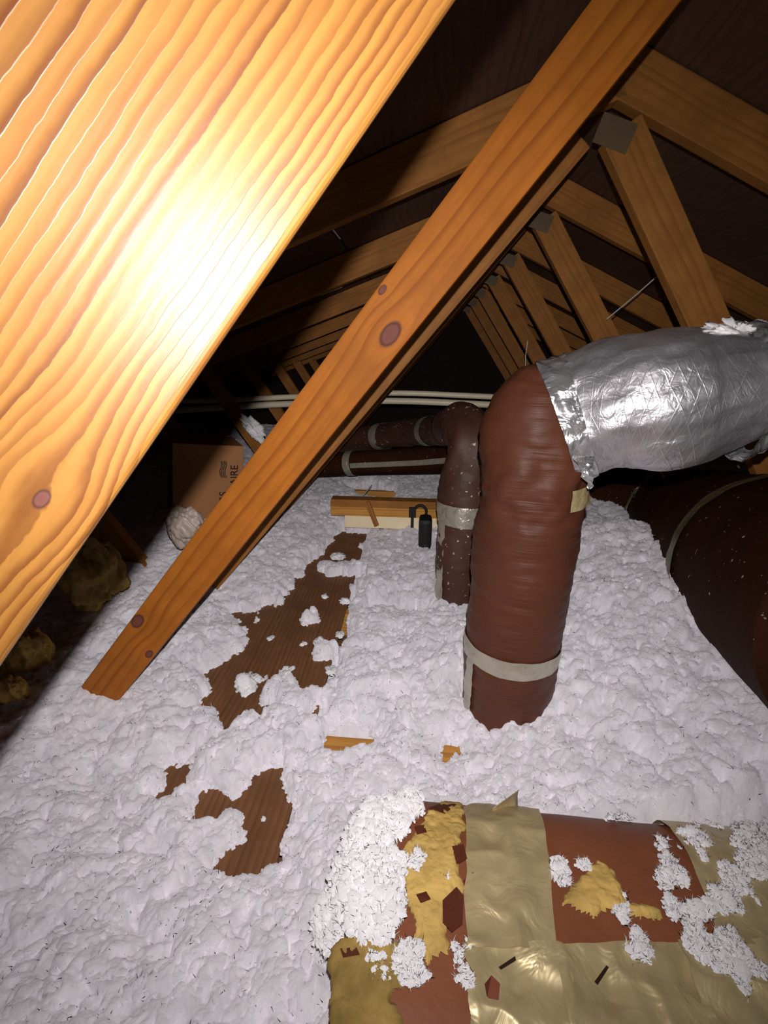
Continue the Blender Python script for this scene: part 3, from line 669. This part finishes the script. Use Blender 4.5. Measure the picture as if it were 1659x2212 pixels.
# ------------------------------------------------------------------ near duct at the bottom right
XE = -0.075
e6 = empty('main_duct', (0.3, NC[0], 0.0)); tag(e6, 'fat torn brown duct with foil tape patches, lower right in front', 'duct')
tn = np.linspace(0, 2 * math.pi, 97)[:-1]; ct, snn = np.cos(tn), np.sin(tn)
prof = np.stack([NC[0] + NA * np.sign(ct) * np.abs(ct) ** (2 / NE), NC[1] + NB * np.sign(snn) * np.abs(snn) ** (2 / NE)], -1)
xs = np.r_[XE, XE + .004, XE + .012, np.linspace(XE + .03, 1.3, 120)]; scl = np.r_[0.93, 0.975, 0.995, np.ones(120)]
V = []
for x_, s_ in zip(xs, scl):
    dn = 0.004 * fbm(np.full(96, x_), np.arange(96) * .012, .12, 41, 2)
    V.append(np.stack([np.full(96, x_), NC[0] + (prof[:, 0] - NC[0]) * s_, NC[1] + (prof[:, 1] - NC[1]) * s_ + dn], -1))
n_, m_ = len(xs), 96; V = np.array(V).reshape(-1, 3)
i, j = np.meshgrid(np.arange(n_ - 1), np.arange(m_), indexing='ij'); j2 = (j + 1) % m_
Fj = np.stack([i * m_ + j, i * m_ + j2, (i + 1) * m_ + j2, (i + 1) * m_ + j], -1).reshape(-1, 4)
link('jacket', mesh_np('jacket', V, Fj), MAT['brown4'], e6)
bmc = bmesh.new(); vs = [bmc.verts.new(V[k]) for k in range(m_)]; bmc.faces.new(vs); link('end_panel', mesh_bm('end_panel', bmc), MAT['oldgold'], e6)
nsurf = lambda x, y: near_z(y) + 0.0035
def npatch(name, px4, n, m, mat, off, nz, cell, seed, parent=e6):
    return link(name, patch_grid(name, [on_near(*q) for q in px4], n, m, nsurf, off, nz, cell, seed), mat, parent)
npatch('tape_strip', [(1002, 1752), (1135, 1738), (1200, 2060), (1003, 2060)], 70, 30, MAT['tape2'], .0058, .0046, .035, 3)
npatch('tape_strip', [(1003, 2045), (1215, 2045), (1255, 2260), (1012, 2260)], 50, 40, MAT['tape2'], .0066, .0046, .03, 4)
npatch('tape_strip', [(1195, 2052), (1475, 2042), (1560, 2260), (1240, 2260)], 50, 50, MAT['tape2'], .0062, .0044, .03, 5)
npatch('tape_strip', [(1465, 2045), (1720, 2036), (1850, 2260), (1545, 2260)], 50, 40, MAT['tape2'], .0068, .0044, .03, 6)
npatch('tape_strip', [(1365, 1752), (1450, 1744), (1660, 2050), (1555, 2052)], 60, 16, MAT['tape2'], .0050, .0020, .03, 9)
npatch('tape_strip', [(1440, 1748), (1720, 1720), (1800, 2050), (1640, 2050)], 60, 50, MAT['tape2'], .0032, .0030, .035, 8)

def tuft(name, poly, surf, hgt, mat, parent=None, res=0.0016, seed=0, jag=0.006, cells=(0.02, 0.009, 0.0045), prof=0.02, lift=0.0008, clump=0, csize=0.003):
    """lumpy mat of fibre lying on surf, ragged outline"""
    poly = np.array([np.array(q)[:2] for q in poly]); mn = poly.min(0) - .015; mx = poly.max(0) + .015
    nx, ny = int((mx[0] - mn[0]) / res) + 2, int((mx[1] - mn[1]) / res) + 2
    X, Y = np.meshgrid(np.linspace(mn[0], mx[0], nx), np.linspace(mn[1], mx[1], ny), indexing='ij')
    sd = sdist(X, Y, poly) + jag * fbm(X, Y, 0.022, seed + 1, 4)
    t = np.clip(-sd / prof, 0, 1); pf = np.sqrt(t * (2 - t))
    lm = 0.5 * lump(X, Y, cells[0], seed + 2) + 0.32 * lump(X, Y, cells[1], seed + 3) + 0.18 * lump(X, Y, cells[2], seed + 4)
    Z = surf(X, Y) + lift + hgt * pf * (0.45 + 0.75 * lm) + 0.002 * pf
    X2 = X + .0015 * vnoise(X, Y, .006, seed + 6); Y2 = Y + .0015 * vnoise(X, Y, .006, seed + 7)
    idx = np.arange(nx * ny).reshape(nx, ny); q = np.stack([idx[:-1, :-1], idx[1:, :-1], idx[1:, 1:], idx[:-1, 1:]], -1)
    ok = (sd[:-1, :-1] < 0) & (sd[1:, :-1] < 0) & (sd[1:, 1:] < 0) & (sd[:-1, 1:] < 0)
    Fq = q[ok]
    if len(Fq) < 3: return None
    use = np.unique(Fq); mp = np.full(nx * ny, -1); mp[use] = np.arange(len(use))
    V = np.stack([X2, Y2, Z], -1).reshape(-1, 3)[use]
    if clump:
        rgn = np.random.RandomState(seed); sd_ = sd.reshape(-1)[use]; k = min(len(use), int(clump * len(Fq) * res * res / 1e-4) + 4)
        pk = rgn.choice(len(use), k, replace=False); c = V[pk].copy(); r = np.exp(rgn.normal(math.log(csize), .4, k)); r = np.minimum(r, .0018 + .5 * np.abs(sd_[pk]))
        V2, T2 = clumps(c, r, seed + 1, .8); V, T = with_quads(V, mp[Fq], V2, T2); nf = k * 9; pv = rgn.randint(0, len(V), nf); V3, F3 = fibres(V[pv], rgn.uniform(.003, .008, nf), np.full(nf, .00045), seed); n0 = len(V); T = np.vstack([T, F3 + len(V)]); V = np.vstack([V, V3]); return link(name, soften(mesh_np(name, V, T), .55, (0, -.25, 1), n0), mat, parent)
    return link(name, mesh_np(name, V, mp[Fq]), mat, parent)
NP = lambda pts: [on_near(*q) for q in pts]
tuft('exposed_fiberglass', NP([(868, 1850), (905, 1790), (955, 1738), (998, 1745), (992, 1950), (965, 2055), (925, 2085), (900, 2060), (880, 1970)]), nsurf, .006, MAT['gold'], e6, seed=200, prof=.012)
tuft('exposed_fiberglass', NP([(1208, 1962), (1250, 1915), (1285, 1862), (1335, 1885), (1340, 1915), (1360, 1955), (1428, 1975), (1420, 1998), (1330, 1985), (1290, 1992), (1240, 1975)]), nsurf, .007, MAT['gold'], e6, seed=210, prof=.012)
tuft('exposed_fiberglass', NP([(716, 2035), (760, 2030), (860, 2045), (872, 2110), (850, 2150), (880, 2250), (716, 2250)]), nsurf, .006, MAT['oldgold'], e6, seed=220, prof=.010)
# loose fluff lying on the near duct
big = tuft('insulation_clump', NP([(700, 2045), (668, 1960), (690, 1880), (735, 1800), (775, 1755), (850, 1742), (905, 1735), (925, 1760), (890, 1800), (862, 1840), (872, 1900), (888, 1965), (870, 2020), (850, 2070), (800, 2060), (760, 2040)]), lambda x, y: np.where(x < XE, np.maximum(near_z(y) - 1.5 * (XE - x), .06), near_z(y)) + .004, .030, MAT['tuft'], None, seed=300, prof=.045, jag=.010, res=.0016, clump=3.6, csize=.0045)
tag(big, 'big snowy clump of insulation lying on the near end of the fat torn duct', 'insulation')
gl = 'white insulation tufts on the torn duct'
for k, (pts, lab) in enumerate([
    ([(1400, 1870), (1425, 1828), (1450, 1850), (1470, 1920), (1490, 1960), (1465, 1990), (1450, 2020), (1440, 1985), (1420, 1940)], 'long narrow insulation tuft beside the yellow fiberglass patch'),
    ([(1560, 1795), (1600, 1790), (1700, 1770), (1700, 1900), (1640, 1920), (1600, 1960), (1560, 1985), (1500, 2010), (1490, 1965), (1540, 1930), (1580, 1890), (1600, 1850)], 'branching insulation tuft at the right edge, largest on the taped side'),
    ([(1480, 2010), (1545, 2020), (1590, 2060), (1640, 2100), (1659, 2140), (1610, 2145), (1560, 2100), (1510, 2075), (1475, 2070)], 'insulation tuft lying across the lower right foil tape'),
    ([(1475, 1800), (1500, 1790), (1530, 1850), (1550, 1885), (1530, 1900), (1500, 1870)], 'short insulation tuft on the diagonal tape seam'),
    ([(1360, 2050), (1385, 2010), (1420, 2025), (1400, 2060), (1375, 2105), (1352, 2090)], 'insulation tuft hanging over the tape edge below the brown jacket'),
    ([(1000, 2020), (1025, 2045), (1050, 2070), (1040, 2090), (1015, 2080), (1005, 2130), (1012, 2160), (996, 2140), (992, 2060)], 'ragged insulation streak on the foil strip beside the yellow fiberglass'),
    ([(1222, 1852), (1240, 1845), (1262, 1872), (1250, 1882)], 'tiny insulation flake above the yellow fiberglass patch'),
    ([(1195, 1880), (1215, 1870), (1222, 1895), (1205, 1915)], 'small insulation flake left of the yellow fiberglass patch'),
    ([(1320, 1762), (1345, 1758), (1350, 1772), (1325, 1778)], 'small insulation flake on the far edge of the brown jacket'),
    ([(858, 2060), (905, 2065), (900, 2110), (885, 2160), (872, 2120), (860, 2100)], 'drooping insulation wisp below the big snowy clump'),
    ([(795, 2050), (812, 2055), (808, 2120), (798, 2110)], 'thin insulation wisp on the dusty gold fiberglass'),
    ([(1415, 1860), (1432, 1850), (1440, 1870), (1424, 1880)], 'insulation speck at the top of the long narrow tuft'),
    ([(900, 1850), (930, 1855), (925, 1885), (900, 1880)], 'insulation flake on the yellow fiberglass beside the big clump'),
    ([(940, 1895), (975, 1900), (985, 1915), (950, 1918)], 'insulation flake on the yellow fiberglass next to the foil strip'),
    ([(1320, 1965), (1345, 1972), (1350, 1995), (1325, 1990)], 'insulation flake at the lower edge of the yellow fiberglass patch')]):
    o = tuft('insulation_tuft', NP(pts), lambda x, y: near_z(y) + .005, .006, MAT['tuft'], None, seed=400 + k * 13, prof=.014, jag=.015, cells=(.012, .006, .003), res=.0014, clump=10, csize=.0030)
    if o: tag(o, lab, 'insulation', gl)
# scraps of brown jacket and splinters
def shard(name, pts, mat, off, label=None, cat=None, group=None, parent=None):
    q = NP(pts); bm = bmesh.new(); rg = random.Random(int(pts[0][0]))
    vs = [bm.verts.new((p[0], p[1], float(near_z(np.array(p[1]))) + off + rg.uniform(0, .003))) for p in q]
    f_ = bm.faces.new(vs); bmesh.ops.solidify(bm, geom=[f_], thickness=0.0012)
    o = link(name, mesh_bm(name, bm), mat, parent)
    if label: tag(o, label, cat, group)
    return o
shard('jacket_scrap', [(1000, 1915), (1020, 1897), (1045, 1905), (1030, 1935), (1005, 1932)], MAT['scrap'], .010, 'dark red jacket scrap on the edge of the foil strip', 'scrap', 'torn jacket scraps')
shard('jacket_scrap', [(975, 1842), (1000, 1838), (1008, 1870), (985, 1882)], MAT['scrap'], .012, 'dark red jacket scrap on the yellow fiberglass, upper of two', 'scrap', 'torn jacket scraps')
shard('jacket_scrap', [(955, 1960), (985, 1930), (1000, 1950), (998, 2010), (975, 2030), (955, 2010)], MAT['scrap'], .012, 'larger dark red jacket scrap hanging between fiberglass and foil strip', 'scrap', 'torn jacket scraps')
shard('jacket_scrap', [(1045, 2140), (1060, 2120), (1078, 2140), (1075, 2175), (1050, 2170)], MAT['scrap'], .010, 'dark red jacket scrap low on the foil strip', 'scrap', 'torn jacket scraps')
shard('jacket_scrap', [(925, 1760), (960, 1742), (985, 1752), (960, 1772)], MAT['scrap'], .012, 'dark red jacket scrap at the far edge above the yellow fiberglass', 'scrap', 'torn jacket scraps')
shard('jacket_scrap', [(895, 1800), (915, 1795), (922, 1812), (900, 1818)], MAT['scrap'], .013, 'tiny dark red scrap on the yellow fiberglass by the top of the big clump', 'scrap', 'torn jacket scraps')
shard('jacket_scrap', [(898, 1948), (920, 1940), (930, 1960), (908, 1968)], MAT['scrap'], .013, 'small dark red scrap in the middle of the tall yellow fiberglass', 'scrap', 'torn jacket scraps')
shard('jacket_scrap', [(735, 2062), (770, 2058), (778, 2078), (742, 2086)], MAT['scrap'], .012, 'dark scrap on the dusty gold fiberglass at the duct end', 'scrap', 'torn jacket scraps')
shard('wood_splinter', [(1075, 2102), (1110, 2080), (1113, 2086), (1080, 2108)], MAT['twig'], .010, 'dark wood splinter on the foil strip', 'splinter', 'splinters')
shard('wood_splinter', [(1280, 2135), (1306, 2098), (1312, 2102), (1288, 2139)], MAT['twig'], .010, 'dark wood splinter on the lower foil tape, right of the other', 'splinter', 'splinters')
# curled tape end
bmq = bmesh.new(); rows = []
A0, A1 = on_near(1055, 1762), on_near(1118, 1752)
for k in range(10):
    t = k / 9; an = t * 2.3; d_ = np.array([0, math.sin(an), 1 - math.cos(an)]) * 0.016
    wgt = 1 - .35 * t
    rows.append([bmq.verts.new(A0 * (1 - s) + A1 * s + d_ * (0.4 + .9 * s) + np.array([0, -.01, 0.006])) for s in np.linspace(0.1, 1, 6)])
for r0, r1 in zip(rows, rows[1:]):
    for k in range(5): bmq.faces.new((r0[k], r0[k+1], r1[k+1], r1[k]))
oq = link('curled_tape', mesh_bm('curled_tape', bmq, True), MAT['tape2'], e6); oq.modifiers.new('thick', 'SOLIDIFY').thickness = 0.0008

# ------------------------------------------------------------------ left side: box, bag, batt
YBX = 1.86
c0, c1_ = P(372, 957, YBX - .13), P(527, 964, YBX + .03)
bw = np.linalg.norm(c1_ - c0); bx = (c1_ - c0) / bw; bz = np.array([0, 0, 1.0]); bz = bz - bx * (bz @ bx); bz /= np.linalg.norm(bz); by = np.cross(bz, bx)
bh = 0.34
eb = empty('cardboard_box', (c0 + c1_) / 2 - bz * bh); tag(eb, 'brown cardboard box with black sideways lettering behind the diagonal brace', 'box')
Rb = Matrix((Vector(bx), Vector(by), Vector(bz))).transposed().to_4x4()
def inbox(o3): q = c0 + bx * o3[0] + by * o3[1] + bz * o3[2]; m4 = Rb.copy(); m4.translation = Vector(q); return m4
link('side_panel', box_mesh('side_panel', bw, 0.006, bh, .002, 1), MAT['card'], eb, inbox((bw / 2, 0.003, -bh / 2)))
link('side_panel', box_mesh('side_panel', 0.006, 0.30, bh, .002, 1), MAT['card'], eb, inbox((0.003, 0.157, -bh / 2)))
link('side_panel', box_mesh('side_panel', 0.006, 0.30, bh, .002, 1), MAT['card'], eb, inbox((bw - 0.003, 0.157, -bh / 2)))
link('side_panel', box_mesh('side_panel', bw, 0.006, bh, .002, 1), MAT['card'], eb, inbox((bw / 2, 0.31, -bh / 2)))
link('top_flap', box_mesh('top_flap', bw - .012, 0.30, 0.005, .001, 1), MAT['card'], eb, inbox((bw / 2, 0.157, -0.006)))
def boxpt(px, py):
    d = ray(px, py); n = by; t = ((c0 - O) @ n) / (d @ n); q = O + d * t - c0; return float(q @ bx), float(q @ bz)
def text(word, px, py, hpx, name, spacing=1.0):
    cu = bpy.data.curves.new(name, 'FONT'); cu.body = word; cu.size = 1.0; cu.extrude = 0.0; cu.space_character = spacing; cu.offset = 0.012
    ob = bpy.data.objects.new(name, cu); COL.objects.link(ob)
    bpy.context.view_layer.update(); dg = bpy.context.evaluated_depsgraph_get(); me = bpy.data.meshes.new_from_object(ob.evaluated_get(dg))
    bpy.data.objects.remove(ob); bpy.data.curves.remove(cu)
    co = np.zeros(len(me.vertices) * 3); me.vertices.foreach_get('co', co); co = co.reshape(-1, 3)
    s = hpx / 0.7 ; co *= s
    # text reads upward: its x runs up the panel, its y runs to the left
    (ux, uz) = boxpt(px, py); (sx_, sz_) = boxpt(px + 100, py); k = abs(sx_ - ux) / 100
    out = np.zeros_like(co)
    for n_i, (a_, b_, _) in enumerate(co):
        q = c0 + bx * (ux - b_ * k) + bz * (uz + a_ * k) - by * 0.0008; out[n_i] = q
    me.vertices.foreach_set('co', out.ravel().astype(np.float32)); me.update()
    return link(name, me, MAT['ink'], eb)
text('RS', 489, 1084, 15, 'printed_lettering', 1.0)
text('AIRE', 512.5, 1048, 15, 'printed_lettering', 1.0)
for k in range(4):
    bmw = bmesh.new(); prev = None
    for i in range(13):
        t = i / 12; px = 475.5 + k * 3.6 + 2.4 * math.sin(t * 2 * math.pi + .4) + 2.5 * t; py = 996 + 36 * t
        a_, b_ = boxpt(px - 1.0, py), boxpt(px + 1.0, py)
        v0 = bmw.verts.new(c0 + bx * a_[0] + bz * a_[1] - by * .0008); v1 = bmw.verts.new(c0 + bx * b_[0] + bz * b_[1] - by * .0008)
        if prev: bmw.faces.new((prev[0], prev[1], v1, v0))
        prev = (v0, v1)
    link('printed_wave', mesh_bm('printed_wave', bmw), MAT['ink'], eb)

def blob(name, c, r, mat, seed, rough=0.12, cell=0.5, sub=4, parent=None, crease=0.0):
    bm = bmesh.new(); bmesh.ops.create_icosphere(bm, subdivisions=sub, radius=1.0)
    co = np.array([v.co[:] for v in bm.verts])
    n = fbm(co[:, 0] + co[:, 2] * .7, co[:, 1] - co[:, 2] * .6, cell, seed, 4)
    n2 = np.abs(fbm(co[:, 0] * 2 + co[:, 2], co[:, 1] * 2 + co[:, 2], cell * .5, seed + 3, 2))
    f_ = 1 + rough * n - crease * n2
    for v, q, k in zip(bm.verts, co, f_): v.co = Vector((q[0] * r[0] * k, q[1] * r[1] * k, q[2] * r[2] * k))
    return link(name, mesh_bm(name, bm, True), mat, parent, Matrix.Translation(Vector(c)))
YG = 1.36
g0 = P(402, 1135, YG); gr = 40 * proj(g0)[2] / FPX
tag(blob('plastic_bag', g0, (gr, gr * .9, gr * 1.18), MAT['bag'], 12, .22, .8, 5, None, .22), 'pale wrinkled plastic bag sitting in the insulation before the cardboard box', 'bag')
# yellowish fiberglass chunks in the shadow of the wide board
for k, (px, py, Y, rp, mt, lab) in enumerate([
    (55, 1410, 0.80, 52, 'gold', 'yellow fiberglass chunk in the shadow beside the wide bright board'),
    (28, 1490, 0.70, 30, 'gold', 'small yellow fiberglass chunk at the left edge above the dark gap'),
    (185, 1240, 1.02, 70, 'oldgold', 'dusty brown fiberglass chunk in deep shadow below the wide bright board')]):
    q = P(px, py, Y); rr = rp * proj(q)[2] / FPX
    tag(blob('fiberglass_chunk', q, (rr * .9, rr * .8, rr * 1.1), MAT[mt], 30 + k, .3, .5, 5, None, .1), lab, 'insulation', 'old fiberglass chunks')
# white tuft caught on a far web, and on the silver sleeve
q = P(552, 930, 2.70)
for nm, c, r, sd, lab in [('insulation_tuft', P(548, 928, 2.72), (.035, .025, .085), 61, 'grey white tuft caught on a web behind the cardboard box'),
                          ('insulation_tuft', P(1595, 722, YB - .05), (.042, .03, .022), 62, 'white tuft resting on top of the silver foil sleeve'),
                          ('insulation_tuft', P(1652, 742, YB - .05), (.02, .02, .012), 63, 'smaller white tuft at the right end of the silver foil sleeve')]:
    o = blob(nm, c, r, MAT['tuft'], sd, .75, .45, 5, None, .25); tag(o, lab, 'insulation', 'stray white tufts')
    if sd == 61: o.rotation_euler = (0, -0.6, 0)

# ------------------------------------------------------------------ far: pipes, hatch, wire
def pipe(name, pts, label, mat, r, cat, grp=None):
    q = [(*P(px, py, Y), r) for px, py, Y in pts]
    return tag(link(name, sweep(name, q, 40, 12, None), mat), label, cat, grp)
rp_ = 5.6 / FPX * 3.4
pipe('water_pipe', [(250, 868, 3.3), (420, 866, 3.3), (640, 857, 3.3), (840, 849, 3.3), (1060, 857, 3.3), (1250, 865, 3.3)], 'thin cream plastic pipe crossing the dark, upper of the pair', MAT['pvc'], rp_, 'pipe', 'pair of cream pipes')
pipe('water_pipe', [(250, 898, 3.25), (420, 884, 3.25), (640, 872, 3.25), (840, 866, 3.25), (1050, 874, 3.25), (1250, 884, 3.25)], 'thin cream plastic pipe crossing the dark, lower of the pair', MAT['pvc'], rp_ * 1.15, 'pipe', 'pair of cream pipes')
YH = 1.98
def vbox(name, x0, y0, x1, y1, Y, dep, mat, parent=None, bev=.002):
    a_ = P(x0, y1, Y); b_ = P(x1, y0, Y)
    m4 = Matrix.Translation(Vector(((a_[0] + b_[0]) / 2, Y + dep / 2, (a_[2] + b_[2]) / 2)))
    return link(name, box_mesh(name, abs(b_[0] - a_[0]), dep, abs(b_[2] - a_[2]), bev), mat, parent, m4)
eh = empty('attic_hatch', P(850, 1140, YH)); tag(eh, 'attic hatch curb with cream lower strip and wooden frame at the walkway end', 'hatch')
vbox('cream_strip', 745, 1113, 1000, 1139, YH, .02, MAT['cream'], eh)
vbox('frame_board', 715, 1094, 1000, 1113, YH - .004, .04, MAT['chord'], eh)
vbox('frame_lip', 715, 1087, 1000, 1094, YH - .010, .06, MAT['far'], eh)
tag(board('wood_strut', P(793, 1084, YH - .03), P(814, 1136, YH - .05), .022, .016, MAT['far']), 'narrow wooden strut leaning across the cream hatch strip', 'strut')
# clamp
ec = empty('hatch_handle', P(892, 1136, YH - .03)); tag(ec, 'black hook shaped handle on the far hatch frame', 'handle')
cc = P(908, 1106, YH - .035); rr = 13 * proj(cc)[2] / FPX
arc = [(cc[0] + rr * math.cos(t), cc[1], cc[2] + rr * 1.15 * math.sin(t), rr * .24) for t in np.linspace(math.radians(200), math.radians(-50), 9)]
link('hook', sweep('hook', arc, 40, 10, None, up=(0, 1, 0)), MAT['black'], ec)
vbox('bracket', 883, 1098, 899, 1118, YH - .05, .02, MAT['black'], ec)
vbox('post', 887, 1116, 894, 1140, YH - .045, .012, MAT['black'], ec)
eo = vbox('black_block', 903, 1124, 934, 1190, YH - .20, .09, MAT['black'], None, .02); tag(eo, 'black rounded canister standing beside the rear riser duct', 'block')  # plain black rounded box in place of an unidentified black shape
wq = [(*P(px, py, Y), .0035) for px, py, Y in [(722, 1106, 2.05), (745, 1098, 2.08), (775, 1078, 2.15), (803, 1048, 2.3)]]
tag(link('electrical_wire', sweep('electrical_wire', wq, 30, 8, None), MAT['wire']), 'thin pale wire rising from the insulation by the far hatch', 'wire')
tag(board('paper_strip', P(690, 634, TY[2] + .3), P(738, 616, TY[2] + .3), .022, .006, MAT['pale']), 'small pale yellow strip under the left roof sheathing', 'strip')
tag(link('hanging_wire', sweep('hanging_wire', [(*P(px, py, 1.95), .0025) for px, py in [(1310, 690), (1370, 640), (1425, 592)]], 12, 6, None), MAT['wire']), 'thin grey wire stretched between the right hand webs', 'wire')
tag(link('hanging_wire', sweep('hanging_wire', [(*P(px, py, 2.3), .0022) for px, py in [(1140, 735), (1136, 765), (1134, 800)]], 12, 6, None), MAT['wire']), 'short thin wire hanging behind the riser duct elbow', 'wire')
# little tufts strewn over the walkway board
rg = random.Random(21)
fl_lab = ['white flake at the right edge of the bare walkway board, midway along', 'long white flake alone on the near left of the bare walkway board', 'white flake in the middle of the bare walkway board', 'white flake near the right edge of the walkway board, beside the near ragged clump',
          'white flake just behind the near ragged clump on the walkway board', 'white flake at the centre of the far half of the walkway board', 'round white flake left of the near ragged clump on the walkway board', 'speck of insulation near the left edge of the walkway board',
          'speck of insulation in the middle of the walkway board', 'white flake towards the far end of the walkway board', 'white flake closest to the far end of the walkway board', 'speck of insulation on the nearest bare patch of board', 'white flake at the right rim of the bare board below the far flakes']
for k, (px, py, sx) in enumerate([(745, 1300, 12), (540, 1478, 20), (690, 1385, 9), (715, 1452, 11), (640, 1500, 9), (662, 1345, 9), (620, 1452, 12), (585, 1380, 6), (655, 1392, 6), (700, 1290, 7), (730, 1205, 14), (570, 1770, 5), (735, 1372, 8)]):
    q = Pz(px, py, 0.004); r_ = sx * proj(q)[2] / FPX
    tag(blob('insulation_flake', q + np.array([0, 0, r_ * .25]), (r_, r_ * rg.uniform(.8, 1.6), r_ * .35), MAT['tuft'], 80 + k, .6, .5, 4, None, .2), fl_lab[k], 'insulation', 'flakes on the walkway board')
